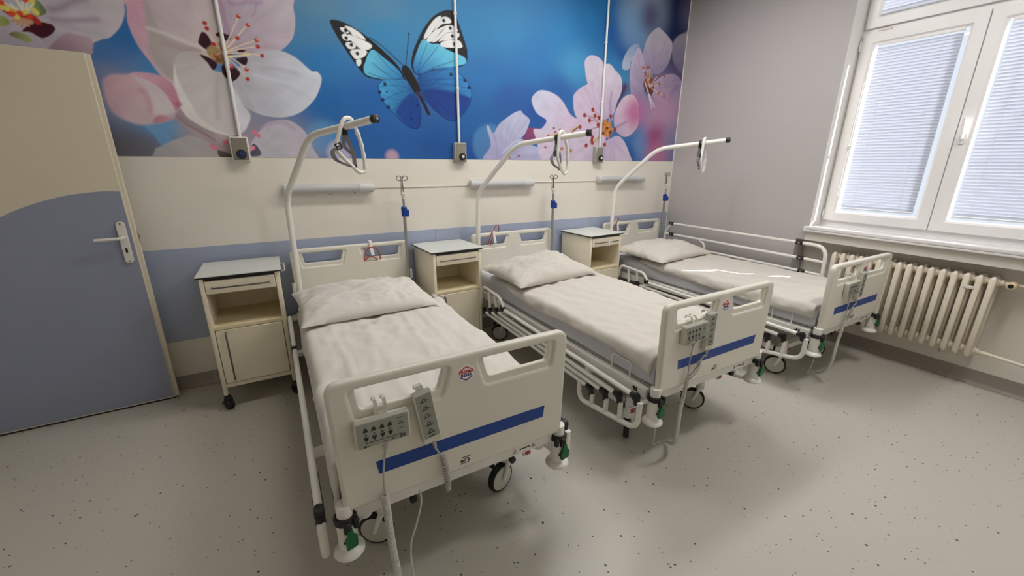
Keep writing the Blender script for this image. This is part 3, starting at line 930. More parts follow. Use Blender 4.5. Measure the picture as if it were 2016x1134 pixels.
('P',[(0.514,2.479),(0.536,2.498),(0.609,2.49),(0.697,2.456),(0.777,2.409),(0.869,2.342),(0.953,2.27),(0.995,2.212),(1.008,2.148),(0.897,2.147),(0.807,2.149),(0.732,2.157),(0.692,2.19),(0.636,2.264),(0.583,2.344),(0.541,2.414)],(0.006,0.006,0.009),(0.009,0.009,0.012),(0.993,2.189),(0.514,2.479),2,0.03,10,0),
('P',[(0.731,2.264),(0.757,2.317),(0.794,2.343),(0.865,2.299),(0.951,2.242),(0.991,2.194),(0.991,2.155),(0.898,2.153),(0.808,2.156),(0.728,2.172),(0.71,2.212)],(0.018,0.193,0.51),(0.127,0.497,0.714),(0.991,2.168),(0.731,2.264),2,0.1,30,0),
('P',[(0.577,2.454),(0.608,2.456),(0.633,2.431),(0.618,2.426),(0.588,2.434)],(0.776,0.798,0.845),(0.831,0.855,0.879),(0.577,2.454),(0.618,2.426),2,0.02,8,0),
('P',[(0.609,2.468),(0.647,2.468),(0.706,2.441),(0.744,2.401),(0.693,2.411),(0.644,2.437)],(0.769,0.79,0.836),(0.824,0.847,0.87),(0.609,2.468),(0.693,2.411),2,0.02,8,0),
('P',[(0.644,2.435),(0.692,2.408),(0.769,2.382),(0.783,2.359),(0.743,2.337),(0.698,2.358)],(0.764,0.785,0.83),(0.819,0.841,0.863),(0.644,2.435),(0.743,2.337),2,0.02,8,0),
('P',[(0.583,2.408),(0.612,2.422),(0.64,2.394),(0.628,2.38),(0.596,2.382)],(0.775,0.797,0.844),(0.83,0.854,0.878),(0.583,2.408),(0.628,2.38),2,0.02,8,0),
('P',[(0.632,2.422),(0.686,2.391),(0.733,2.338),(0.696,2.341),(0.639,2.387)],(0.768,0.79,0.836),(0.823,0.846,0.869),(0.632,2.422),(0.696,2.341),2,0.02,8,0),
('P',[(0.603,2.361),(0.637,2.372),(0.672,2.355),(0.654,2.332),(0.618,2.331)],(0.772,0.794,0.841),(0.828,0.851,0.875),(0.603,2.361),(0.654,2.332),2,0.02,8,0),
('P',[(0.631,2.316),(0.675,2.334),(0.733,2.335),(0.744,2.315),(0.712,2.284),(0.663,2.269),(0.641,2.288)],(0.767,0.789,0.835),(0.822,0.845,0.868),(0.631,2.316),(0.663,2.269),2,0.02,8,0),
('P',[(0.665,2.262),(0.698,2.27),(0.699,2.246),(0.679,2.223),(0.665,2.237)],(0.768,0.789,0.835),(0.823,0.846,0.869),(0.665,2.262),(0.679,2.223),2,0.02,8,0),
('D',[(0.612,2.442),(0.611,2.395),(0.641,2.356),(0.677,2.305)],0.012,(0.007,0.007,0.01),3,1),
('P',[(1.069,2.26),(1.085,2.355),(1.126,2.443),(1.179,2.532),(1.257,2.622),(1.335,2.673),(1.398,2.691),(1.442,2.678),(1.462,2.635),(1.508,2.525),(1.54,2.431),(1.537,2.359),(1.508,2.319),(1.447,2.299),(1.316,2.275),(1.188,2.235),(1.113,2.206)],(0.006,0.006,0.008),(0.009,0.009,0.011),(1.09,2.22),(1.398,2.687),2,0.03,10,0),
('P',[(1.084,2.272),(1.124,2.381),(1.175,2.462),(1.237,2.439),(1.299,2.444),(1.373,2.411),(1.503,2.381),(1.529,2.347),(1.501,2.323),(1.394,2.294),(1.252,2.266),(1.12,2.214)],(0.014,0.15,0.448),(0.124,0.496,0.703),(1.114,2.222),(1.226,2.456),2,0.1,30,0),
('P',[(1.181,2.481),(1.232,2.565),(1.286,2.621),(1.327,2.637),(1.267,2.544),(1.202,2.473)],(0.715,0.73,0.768),(0.766,0.782,0.798),(1.181,2.481),(1.286,2.621),2,0.02,8,0),
('P',[(1.339,2.635),(1.39,2.636),(1.405,2.605),(1.331,2.584),(1.266,2.529),(1.307,2.601)],(0.707,0.721,0.758),(0.758,0.773,0.788),(1.339,2.635),(1.405,2.605),2,0.02,8,0),
('P',[(1.201,2.461),(1.266,2.529),(1.381,2.586),(1.322,2.536),(1.244,2.456)],(0.712,0.727,0.764),(0.763,0.779,0.795),(1.201,2.461),(1.381,2.586),2,0.02,8,0),
('P',[(1.244,2.453),(1.328,2.534),(1.394,2.588),(1.457,2.571),(1.45,2.549),(1.366,2.532),(1.288,2.466)],(0.705,0.719,0.755),(0.756,0.771,0.786),(1.244,2.453),(1.394,2.588),2,0.02,8,0),
('P',[(1.3,2.466),(1.366,2.529),(1.463,2.545),(1.471,2.52),(1.435,2.498),(1.332,2.472)],(0.703,0.716,0.752),(0.753,0.768,0.782),(1.3,2.466),(1.463,2.545),2,0.02,8,0),
('P',[(1.312,2.451),(1.351,2.474),(1.454,2.494),(1.493,2.469),(1.485,2.441),(1.361,2.429),(1.317,2.434)],(0.702,0.716,0.752),(0.753,0.767,0.782),(1.312,2.451),(1.454,2.494),2,0.02,8,0),
('D',[(1.347,2.612),(1.399,2.568),(1.414,2.515),(1.43,2.461)],0.013,(0.007,0.007,0.009),3,1),
('P',[(0.809,2.108),(0.828,2.132),(0.898,2.157),(0.991,2.168),(1.048,2.131),(1.103,2.048),(1.126,1.961),(1.112,1.853),(1.082,1.82),(1.015,1.832),(0.947,1.884),(0.881,1.946),(0.829,2.007),(0.811,2.058)],(0.007,0.055,0.238),(0.053,0.335,0.637),(1.102,2.026),(0.828,2.132),2,0.16,34,0),
('P',[(1.044,2.065),(1.102,2.037),(1.126,1.961),(1.112,1.853),(1.082,1.82),(1.015,1.832),(0.947,1.895),(0.928,1.949)],(0.009,0.048,0.251),(0.011,0.061,0.293),(1.056,2.066),(1.04,1.833),14,0.1,30,0),
('P',[(1.119,2.201),(1.252,2.26),(1.394,2.294),(1.446,2.268),(1.525,2.206),(1.564,2.152),(1.565,2.082),(1.518,1.985),(1.433,1.904),(1.364,1.894),(1.299,1.926),(1.2,1.999),(1.14,2.051),(1.121,2.137)],(0.008,0.059,0.256),(0.032,0.206,0.502),(1.131,2.094),(1.446,2.255),2,0.16,34,0),
('P',[(1.155,2.096),(1.309,2.12),(1.549,2.081),(1.518,1.985),(1.433,1.904),(1.364,1.894),(1.299,1.926),(1.2,1.999)],(0.009,0.04,0.225),(0.011,0.052,0.272),(1.155,2.096),(1.405,1.908),14,0.1,30,0),
('S',[(0.991,2.168),(0.9,2.18),(0.774,2.259)],0.004,(0.005,0.032,0.118),2,0.8),
('S',[(0.992,2.179),(0.904,2.232),(0.822,2.314)],0.004,(0.005,0.032,0.118),2,0.8),
('S',[(0.991,2.168),(0.875,2.157),(0.745,2.186)],0.004,(0.005,0.032,0.118),2,0.8),
('S',[(1.114,2.222),(1.193,2.315),(1.285,2.422)],0.004,(0.005,0.031,0.115),2,0.8),
('S',[(1.114,2.222),(1.144,2.31),(1.2,2.432)],0.004,(0.005,0.031,0.115),2,0.8),
('S',[(1.12,2.217),(1.266,2.28),(1.476,2.363)],0.004,(0.005,0.031,0.115),2,0.8),
('S',[(1.12,2.212),(1.29,2.261),(1.447,2.288)],0.004,(0.005,0.031,0.115),2,0.8),
('S',[(1.047,2.109),(0.941,2.121),(0.826,2.101)],0.004,(0.006,0.032,0.159),2,0.7),
('S',[(1.046,2.098),(0.925,2.056),(0.84,2.007)],0.004,(0.006,0.032,0.159),2,0.7),
('S',[(1.056,2.077),(0.955,1.994),(0.903,1.936)],0.004,(0.006,0.032,0.159),2,0.7),
('S',[(1.074,2.068),(1.036,1.955),(1.04,1.833)],0.004,(0.006,0.032,0.158),2,0.7),
('S',[(1.091,2.047),(1.102,1.937),(1.089,1.835)],0.004,(0.006,0.032,0.158),2,0.7),
('S',[(1.128,2.159),(1.287,2.195),(1.498,2.215)],0.004,(0.006,0.031,0.157),2,0.7),
('S',[(1.133,2.138),(1.311,2.164),(1.551,2.151)],0.004,(0.006,0.031,0.157),2,0.7),
('S',[(1.137,2.106),(1.308,2.097),(1.548,2.07)],0.004,(0.006,0.031,0.157),2,0.7),
('S',[(1.142,2.084),(1.278,2.016),(1.433,1.921)],0.004,(0.006,0.031,0.157),2,0.7),
('S',[(0.828,2.132),(0.809,2.108),(0.811,2.058),(0.829,2.007),(0.881,1.946),(0.947,1.884),(1.015,1.832),(1.082,1.82),(1.112,1.853),(1.126,1.961)],0.006,(0.003,0.015,0.084),3,0.8),
('S',[(1.446,2.268),(1.525,2.206),(1.564,2.152),(1.565,2.082),(1.518,1.985),(1.433,1.904),(1.364,1.894),(1.299,1.926),(1.2,1.999)],0.006,(0.003,0.014,0.077),3,0.8),
('D',[(0.856,2.122),(0.831,2.012),(0.869,1.963),(0.813,2.063),(1.392,2.239),(1.511,2.207),(1.548,2.157)],0.013,(0.004,0.013,0.062),5,1),
('D',[(0.866,2.068),(1.044,1.889),(1.1,1.993)],0.007,(0.004,0.013,0.063),3,1),
('P',[(0.992,2.241),(1.016,2.267),(1.045,2.257),(1.072,2.223),(1.121,2.137),(1.125,2.088),(1.086,2.074),(1.048,2.131),(1.005,2.19)],(0.008,0.007,0.009),(0.013,0.01,0.013),(1.009,2.254),(1.105,2.081),3,0.1,12,0),
('S',[(1.105,2.081),(1.139,2.029),(1.186,1.936)],0.03,(0.044,0.026,0.046),5,1),
('S',[(1.128,2.05),(1.156,1.996),(1.186,1.933)],0.016,(0.014,0.01,0.015),4,1),
('S',[(1.004,2.264),(0.913,2.335),(0.829,2.395),(0.772,2.418)],0.006,(0.007,0.008,0.013),2,1),
('S',[(1.025,2.271),(1.044,2.371),(1.064,2.483)],0.006,(0.007,0.008,0.013),2,1),
('D',[(1.065,2.484)],0.007,(0.007,0.008,0.013),2,1),
('P',[(2.107,1.818),(2.127,1.87),(2.225,1.866),(2.269,1.859),(2.239,1.745),(2.066,1.732)],(0.162,0.042,0.132),(0.263,0.07,0.151),(2.087,1.741),(2.225,1.866),4,0.12,12,0),
('P',[(1.708,1.852),(1.727,1.867),(1.773,1.81),(1.83,1.886),(1.909,1.943),(1.99,1.992),(2.052,2.009),(2.078,1.985),(2.142,1.947),(2.145,1.913),(2.107,1.827),(2.065,1.753),(2.285,1.684),(2.358,1.568),(1.699,1.565),(1.745,1.707)],(0.36,0.346,0.564),(0.46,0.488,0.653),(1.859,1.591),(2.062,2.0),4,0.08,26,0),
('S',[(1.808,1.599),(1.799,1.716),(1.775,1.806)],0.006,(0.271,0.255,0.471),6,0.7),
('S',[(1.859,1.642),(1.982,1.738),(2.076,1.762)],0.014,(0.54,0.547,0.705),6,0.8),
('P',[(2.192,1.856),(2.28,1.868),(2.345,1.931),(2.501,2.009),(2.693,1.975),(2.804,1.972),(2.834,1.571),(2.335,1.568),(2.227,1.771)],(0.518,0.419,0.566),(0.57,0.493,0.628),(2.632,1.783),(2.238,1.789),6,0.07,24,0),
('P',[(2.165,2.106),(2.185,2.148),(2.248,2.191),(2.335,2.193),(2.436,2.167),(2.519,2.114),(2.606,2.015),(2.693,1.975),(2.767,1.966),(2.786,1.88),(2.509,1.842),(2.281,1.833),(2.335,1.938),(2.232,1.994),(2.186,2.049)],(0.56,0.441,0.58),(0.525,0.529,0.682),(2.686,1.894),(2.206,2.158),4,0.05,22,0),
('D',[(2.42,1.878)],0.012,(0.32,0.088,0.053),3,1),
('D',[(2.496,1.868)],0.012,(0.319,0.087,0.053),3,1),
('D',[(2.526,1.852)],0.012,(0.318,0.087,0.052),3,1),
('D',[(2.439,1.844)],0.012,(0.32,0.087,0.053),3,1),
('D',[(2.36,1.81)],0.012,(0.321,0.088,0.053),3,1),
('D',[(2.33,1.703)],0.012,(0.322,0.088,0.053),3,1),
('D',[(2.516,1.703)],0.012,(0.318,0.087,0.052),3,1),
('D',[(2.626,1.672)],0.012,(0.316,0.086,0.052),3,1),
('D',[(2.035,1.623)],0.012,(0.327,0.09,0.054),3,1),
('D',[(1.936,1.609)],0.012,(0.33,0.091,0.055),3,1),
('S',[(2.372,1.793),(2.452,1.822),(2.58,1.845),(2.734,1.91)],0.02,(0.521,0.442,0.089),5,1),
('S',[(2.557,1.826),(2.734,1.91)],0.007,(0.132,0.038,0.039),2,1),
('S',[(2.557,1.826),(2.628,1.847)],0.007,(0.132,0.038,0.039),2,1),
('S',[(2.557,1.826),(2.675,1.876)],0.007,(0.132,0.038,0.039),2,1),
('P',[(3.936,2.785),(3.976,2.843),(4.07,2.894),(4.376,2.967),(4.5,2.394),(4.17,2.505),(4.057,2.542),(3.947,2.648)],(0.147,0.122,0.239),(0.323,0.295,0.366),(4.061,2.519),(4.125,2.878),14,0.03,8,0),
('P',[(3.244,2.47),(3.24,2.553),(3.295,2.646),(3.356,2.696),(3.444,2.708),(3.435,2.605),(3.351,2.551),(3.327,2.477)],(0.247,0.326,0.495),(0.393,0.442,0.551),(3.381,2.671),(3.26,2.476),6,0.04,12,0),
('P',[(3.501,2.583),(3.523,2.718),(3.578,2.819),(3.685,2.896),(3.772,2.875),(3.879,2.823),(3.929,2.769),(3.916,2.644),(3.873,2.562),(3.797,2.492),(3.69,2.466),(3.569,2.477),(3.524,2.525)],(0.242,0.183,0.341),(0.485,0.459,0.523),(3.683,2.435),(3.7,2.872),5,0.07,18,0),
('P',[(3.384,2.25),(3.343,2.467),(3.372,2.582),(3.446,2.684),(3.534,2.572),(3.584,2.433),(3.631,2.319),(3.558,2.293),(3.651,2.179),(3.647,2.118),(3.553,1.989),(3.454,2.166)],(0.282,0.211,0.366),(0.453,0.404,0.529),(3.601,2.316),(3.393,2.641),5,0.07,18,0),
('P',[(3.718,2.366),(3.815,2.455),(3.954,2.496),(4.073,2.479),(4.162,2.415),(4.266,2.371),(4.313,2.137),(4.081,2.155),(3.924,2.187),(3.755,2.227),(3.681,2.293)],(0.404,0.295,0.433),(0.307,0.239,0.385),(3.677,2.323),(4.135,2.329),5,0.1,16,0),
('S',[(3.984,2.223),(3.988,2.296),(4.075,2.376)],0.035,(0.161,0.127,0.276),30,0.6),
('D',[(3.867,2.026)],0.24,(0.435,0.241,0.383),180,0.8),
('D',[(4.006,2.097)],0.16,(0.452,0.295,0.427),150,0.5),
('D',[(3.82,1.798)],0.16,(0.241,0.033,0.154),130,0.9),
('D',[(3.876,1.656)],0.16,(0.481,0.176,0.297),130,0.8),
('D',[(3.6,1.759)],0.1,(0.176,0.244,0.462),90,0.6),
('D',[(4.085,1.839)],0.16,(0.239,0.239,0.403),120,0.6),
('P',[(3.549,2.361),(3.584,2.433),(3.658,2.45),(3.71,2.365),(3.705,2.295),(3.656,2.251),(3.588,2.295)],(0.078,0.024,0.024),(0.243,0.091,0.025),(3.637,2.279),(3.643,2.448),5,0.3,14,0),
('S',[(3.652,2.439),(3.653,2.488)],0.022,(0.46,0.243,0.036),6,1),
('S',[(3.643,2.34),(3.528,2.51)],0.009,(0.601,0.435,0.461),2,1),
('S',[(3.643,2.34),(3.581,2.505)],0.009,(0.601,0.435,0.461),2,1),
('S',[(3.643,2.34),(3.614,2.521)],0.009,(0.601,0.435,0.461),2,1),
('S',[(3.643,2.34),(3.562,2.46)],0.009,(0.601,0.435,0.461),2,1),
('S',[(3.643,2.34),(3.751,2.459)],0.009,(0.601,0.435,0.461),2,1),
('S',[(3.643,2.34),(3.848,2.468)],0.009,(0.601,0.435,0.461),2,1),
('S',[(3.643,2.34),(3.787,2.377)],0.009,(0.601,0.435,0.461),2,1),
('S',[(3.643,2.34),(3.785,2.289)],0.009,(0.601,0.435,0.461),2,1),
('S',[(3.643,2.34),(3.877,2.267)],0.009,(0.601,0.435,0.461),2,1),
('D',[(3.528,2.51),(3.587,2.516),(3.614,2.523),(3.561,2.465),(3.568,2.441),(3.747,2.458),(3.848,2.466),(3.787,2.38),(3.788,2.289),(3.877,2.267),(3.636,2.389),(3.676,2.332),(3.61,2.357)],0.016,(0.386,0.112,0.036),3,1),
('S',[(3.568,2.382),(3.637,2.279)],0.011,(0.665,0.603,0.665),2,1),
('S',[(3.638,2.269),(3.751,2.145)],0.011,(0.663,0.601,0.663),2,1),
('S',[(3.654,2.27),(3.705,2.132)],0.011,(0.662,0.6,0.662),2,1),
('S',[(3.617,2.308),(3.682,2.181)],0.011,(0.663,0.601,0.663),2,1),
('S',[(3.29,2.31),(3.244,2.21),(3.198,2.109)],0.06,(0.05,0.017,0.065),30,0.8),
('P',[(2.752,2.477),(2.78,2.52),(2.835,2.546),(2.926,2.536),(2.997,2.477),(3.006,2.378),(2.829,2.298),(2.781,2.347),(2.765,2.408)],(0.565,0.508,0.609),(0.507,0.454,0.573),(2.93,2.334),(2.824,2.529),4,0.05,18,0),
('P',[(2.637,2.146),(2.647,2.192),(2.718,2.252),(2.816,2.301),(2.927,2.37),(2.996,2.191),(3.02,1.924),(2.794,1.895),(2.705,1.971),(2.656,2.038)],(0.537,0.43,0.569),(0.515,0.43,0.563),(3.019,1.943),(2.707,2.233),4,0.08,22,0),
('P',[(2.889,2.202),(2.903,2.341),(2.949,2.418),(3.009,2.483),(3.075,2.493),(3.141,2.451),(3.223,2.398),(3.251,2.325),(3.241,2.238),(3.197,2.148),(3.174,2.069),(3.11,2.007),(2.986,2.0)],(0.453,0.356,0.518),(0.587,0.529,0.624),(3.058,1.965),(3.107,2.452),4,0.09,20,0),
('S',[(3.13,2.017),(3.11,2.142),(3.127,2.249)],0.025,(0.25,0.168,0.351),16,0.6),
('P',[(2.459,1.788),(2.781,1.904),(3.021,1.914),(3.078,1.747),(3.081,1.573),(2.469,1.569)],(0.572,0.461,0.586),(0.525,0.45,0.586),(3.022,1.904),(2.683,1.6),6,0.09,22,0),
('P',[(3.143,1.809),(3.256,1.835),(3.352,1.774),(3.433,1.66),(3.451,1.575),(3.066,1.573),(3.05,1.746)],(0.449,0.362,0.525),(0.547,0.47,0.594),(3.113,1.828),(3.369,1.628),4,0.1,20,0),
('P',[(3.172,2.02),(3.211,2.12),(3.273,2.202),(3.37,2.246),(3.446,2.225),(3.509,2.149),(3.528,2.029),(3.514,1.935),(3.432,1.858),(3.345,1.83),(3.269,1.852),(3.198,1.907)],(0.494,0.369,0.522),(0.603,0.494,0.579),(3.193,1.951),(3.424,2.164),3,0.06,18,0),
('D',[(3.458,2.076)],0.13,(0.444,0.103,0.264),100,0.85),
('S',[(3.218,1.923),(3.273,1.945),(3.343,1.974)],0.022,(0.214,0.14,0.307),16,0.6),
('P',[(3.019,1.943),(3.071,1.975),(3.13,1.948),(3.165,1.88),(3.114,1.818),(3.041,1.846)],(0.288,0.094,0.022),(0.423,0.199,0.05),(3.078,1.897),(3.13,1.948),6,0.35,14,0),
('S',[(3.037,1.895),(2.977,2.009),(2.886,2.069)],0.008,(0.31,0.155,0.184),2,1),
('S',[(3.037,1.895),(2.926,1.981),(2.786,2.013)],0.008,(0.31,0.155,0.184),2,1),
('S',[(3.037,1.895),(2.993,1.982),(2.917,2.015)],0.008,(0.31,0.155,0.184),2,1),
('S',[(3.037,1.895),(2.959,1.958),(2.851,1.969)],0.008,(0.31,0.155,0.184),2,1),
('S',[(3.037,1.895),(2.951,1.907),(2.833,1.867)],0.008,(0.31,0.155,0.184),2,1),
('S',[(3.037,1.895),(3.018,1.939),(2.965,1.931)],0.008,(0.31,0.155,0.184),2,1),
('S',[(3.037,1.895),(3.021,1.974),(2.973,1.999)],0.008,(0.31,0.155,0.184),2,1),
('S',[(2.911,1.757),(2.976,1.804),(3.027,1.855)],0.016,(0.427,0.333,0.051),3,1),
('S',[(3.092,1.897),(3.071,1.746)],0.01,(0.618,0.33,0.309),2,1),
('S',[(3.092,1.897),(3.122,2.027)],0.01,(0.618,0.33,0.309),2,1),
('S',[(3.092,1.897),(3.198,1.902)],0.01,(0.618,0.33,0.309),2,1),
('S',[(3.092,1.897),(3.152,2.009)],0.01,(0.618,0.33,0.309),2,1),
('S',[(3.092,1.897),(3.115,1.808)],0.01,(0.618,0.33,0.309),2,1),
('D',[(2.886,2.069),(2.786,2.013),(2.917,2.015),(2.851,1.969),(2.833,1.867),(2.965,1.931),(2.973,1.999),(2.9,1.811),(2.896,1.782),(2.905,1.757),(2.826,1.731),(3.071,1.746),(3.126,2.022),(3.199,1.9),(2.735,1.903)],0.02,(0.291,0.04,0.025),3,1),
('D',[(3.075,1.936),(3.052,1.886),(3.108,1.878),(3.133,1.909),(3.076,1.847),(3.116,1.948),(3.049,1.915),(3.058,1.97)],0.02,(0.501,0.215,0.037),4,1),
('D',[(3.091,1.907),(3.137,1.869),(3.04,1.856)],0.016,(0.128,0.022,0.017),4,1),
('D',[(2.525,1.695),(2.634,1.678)],0.018,(0.434,0.189,0.087),3,1),
('S',[(2.729,1.906),(2.6,1.82)],0.008,(0.255,0.096,0.068),3,1),
('S',[(2.729,1.906),(2.642,1.86)],0.008,(0.255,0.096,0.068),3,1),
('S',[(2.729,1.906),(2.679,1.88)],0.008,(0.255,0.096,0.068),3,1)]


# ------------------------------------------------------------------ printed mural (colours of the print, one vertex per 5 mm)
def paint_mural():
    x0, x1, z0, z1 = XL + .02, XR - .012, 1.587, 3.29
    xs = [x0]
    while xs[-1] < x1:
        t = (xs[-1] - x0) / (x1 - x0)
        xs.append(xs[-1] + .0044 + .0040 * t)
    xs[-1] = x1
    xs = np.array(xs)
    zs = [z0]
    while zs[-1] < z1:
        t = max(0, zs[-1] - 2.6)
        zs.append(zs[-1] + .0043 + .012 * t)
    zs[-1] = z1
    zs = np.array(zs)
    X, Z = np.meshgrid(xs, zs)
    C = np.zeros(X.shape + (3,))
    Wt = np.zeros(X.shape)
    for bx, bz, c in MURAL_BG:
        d2 = (X - bx) ** 2 + ((Z - bz) * 1.2) ** 2
        wgt = 1 / (d2 + .006) ** 1.6
        Wt += wgt
        C += wgt[..., None] * np.array(c)
    C /= Wt[..., None]

    def window(P, pad):
        P = np.array(P)
        i0, i1 = np.searchsorted(xs, [P[:, 0].min() - pad, P[:, 0].max() + pad])
        j0, j1 = np.searchsorted(zs, [P[:, 1].min() - pad, P[:, 1].max() + pad])
        return slice(max(j0 - 1, 0), j1 + 1), slice(max(i0 - 1, 0), i1 + 1)

    def closed_spline(P, seg=5):
        P = np.array(P)
        n = len(P)
        out = []
        for i in range(n):
            p0, p1, p2, p3 = P[i - 1], P[i], P[(i + 1) % n], P[(i + 2) % n]
            for k in range(seg):
                t = k / seg
                out.append(.5 * (2 * p1 + (p2 - p0) * t + (2 * p0 - 5 * p1 + 4 * p2 - p3) * t * t + (3 * p1 - p0 - 3 * p2 + p3) * t ** 3))
        return np.array(out)

    def seg_dist(px, pz, A, B):
        d = np.full(px.shape, 1e9)
        for a, b in zip(A, B):
            ab = b - a
            t = np.clip(((px - a[0]) * ab[0] + (pz - a[1]) * ab[1]) / max(1e-12, ab @ ab), 0, 1)
            d = np.minimum(d, (px - a[0] - t * ab[0]) ** 2 + (pz - a[1] - t * ab[1]) ** 2)
        return np.sqrt(d)

    def blend(sl, a, c):
        C[sl] = C[sl] * (1 - a[..., None]) + c * a[..., None]

    for o in MURAL_OPS:
        if o[0] == 'P':
            _, P, c0, c1, b, t, soft, streak, k, rim = o
            S = closed_spline(P)
            sf = soft / 1000
            sl = window(S, sf)
            px, pz = X[sl], Z[sl]
            if px.size == 0:
                continue
            inside = np.zeros(px.shape, bool)
            A, B = S, np.roll(S, -1, 0)
            for a, q in zip(A, B):
                if a[1] == q[1]:
                    continue
                cr = ((a[1] > pz) != (q[1] > pz)) & (px < (q[0] - a[0]) * (pz - a[1]) / (q[1] - a[1]) + a[0])
                inside ^= cr
            d = seg_dist(px, pz, A, B)
            sd = np.where(inside, d, -d)
            al = np.clip(sd / sf * .5 + .5, 0, 1)
            al = al * al * (3 - 2 * al)
            ax = np.array(t) - np.array(b)
            L = math.hypot(*ax)
            u = np.clip(((px - b[0]) * ax[0] + (pz - b[1]) * ax[1]) / (L * L), 0, 1)
            ang = np.arctan2(pz - b[1], px - b[0])
            rr = np.hypot(px - b[0], pz - b[1]) / L
            st = np.sin(ang * k + 2.2 * np.sin(ang * 5 + 1) + .8 * np.sin(rr * 9)) * .6 + np.sin(ang * k * 2.7 + 1.7 + rr * 2) * .4
            lowf = np.sin(px * 19 + 3 * np.sin(pz * 11)) * np.sin(pz * 23 + 2 * np.sin(px * 13))
            col_ = np.array(c0) * (1 - u[..., None]) + np.array(c1) * u[..., None]
            sh = 1 + streak * st * np.clip(1.2 - .6 * rr, .25, 1) + .05 * lowf
            col_ = np.clip(col_ * sh[..., None], 0, .95)
            edge = np.exp(-np.clip(sd, 0, None) / .012)[..., None] * (.10 if streak < .13 else 0)
            col_ = col_ * (1 - edge) + np.clip(col_ * 1.25, 0, .95) * edge
            blend(sl, al, col_)
        elif o[0] == 'S':
            _, P, wd, c, soft, alpha = o
            P3 = smooth_path([(a, b, 0) for a, b in P], 5) if len(P) > 2 else [Vector((a, b, 0)) for a, b in P]
            S = np.array([(p.x, p.y) for p in P3])
            sf = soft / 1000
            sl = window(S, wd + sf)
            px, pz = X[sl], Z[sl]
            if px.size == 0:
                continue
            d = seg_dist(px, pz, S[:-1], S[1:])
            al = np.clip((wd / 2 - d) / sf * .5 + .5, 0, 1)
            al = al * al * (3 - 2 * al) * alpha
            blend(sl, al, np.array(c))
        else:
            _, P, r, c, soft, alpha = o
            sf = soft / 1000
            for p in P:
                sl = window([p], r + sf)
                px, pz = X[sl], Z[sl]
                if px.size == 0:
                    continue
                d = np.hypot(px - p[0], pz - p[1])
                al = np.clip((r - d) / sf * .5 + .5, 0, 1)
                al = al * al * (3 - 2 * al) * alpha
                blend(sl, al, np.array(c))
    C = np.clip(C, 0, 1)
    nz, nx = X.shape
    me = bpy.data.meshes.new('mural')
    me.vertices.add(nx * nz)
    co = np.stack([X, np.full(X.shape, -.002), Z], -1).reshape(-1)
    me.vertices.foreach_set('co', co.astype(np.float32))
    idx = np.arange(nx * nz).reshape(nz, nx)
    q = np.stack([idx[:-1, :-1], idx[:-1, 1:], idx[1:, 1:], idx[1:, :-1]], -1).reshape(-1, 4)
    me.loops.add(q.size)
    me.loops.foreach_set('vertex_index', q.reshape(-1).astype(np.int32))
    me.polygons.add(len(q))
    me.polygons.foreach_set('loop_start', (np.arange(len(q)) * 4).astype(np.int32))
    me.update(calc_edges=True)
    at = me.attributes.new('Col', 'FLOAT_COLOR', 'POINT')
    rgba = np.concatenate([C, np.ones(C.shape[:2] + (1,))], -1).reshape(-1)
    at.data.foreach_set('color', rgba.astype(np.float32))
    me.materials.append(M['mural'])
    o = link('wall_mural', me)
    tag(o, 'wide printed mural of a blue butterfly and pale pink blossoms', 'mural', kind='thing')
    return o


paint_mural()


# ================================================================== hospital beds
BX = (.4875, 1.9351, 3.5053)
YC = -1.15
PO = (0, -YC, 0)      # bed parts are drawn with world y and bed-local x
WHO = ('the bed nearest the door', 'the middle bed', 'the bed beside the window')
HOLES = []
for s in (-1, 1):
    HOLES.append([(s * .073, .9045), (s * .358, .9045), (s * .345, .826), (s * .096, .826)])
RECESS = []
for s in (-1, 1):
    RECESS.append([(s * .052, .903), (s * .378, .903), (s * .364, .798), (s * .082, .798)])


def board_mesh(zb, zt):
    m = MB()
    dz = zt - .937
    sh = lambda L: [(a, b + dz) for a, b in L]
    outer = round_poly([(-.428, zb), (.428, zb), (.441, zt), (-.441, zt)], [.02, .02, .05, .05], 6)
    big = [round_poly(sh(h), .016, 4) for h in RECESS]
    m.mesh(plate(outer, big, .0185, .0125, 4), UPRIGHT)
    for h, b in zip(HOLES, RECESS):
        ring = [(a * 1.0, c) for a, c in sh(b)]
        cx = sum(a for a, c in ring) / 4
        cz = sum(c for a, c in ring) / 4
        grown = [(cx + (a - cx) * 1.09, cz + (c - cz) * 1.26) for a, c in ring]
        m.mesh(plate(round_poly(grown, .018, 4), [round_poly(sh(h), .014, 4)], .010, .0055, 2), UPRIGHT)
    return m


def flat(m, poly, y, th=.0008):
    m.prism(poly, lambda a, b, d: (a, d, b), y - th, y + .0004)
    return m


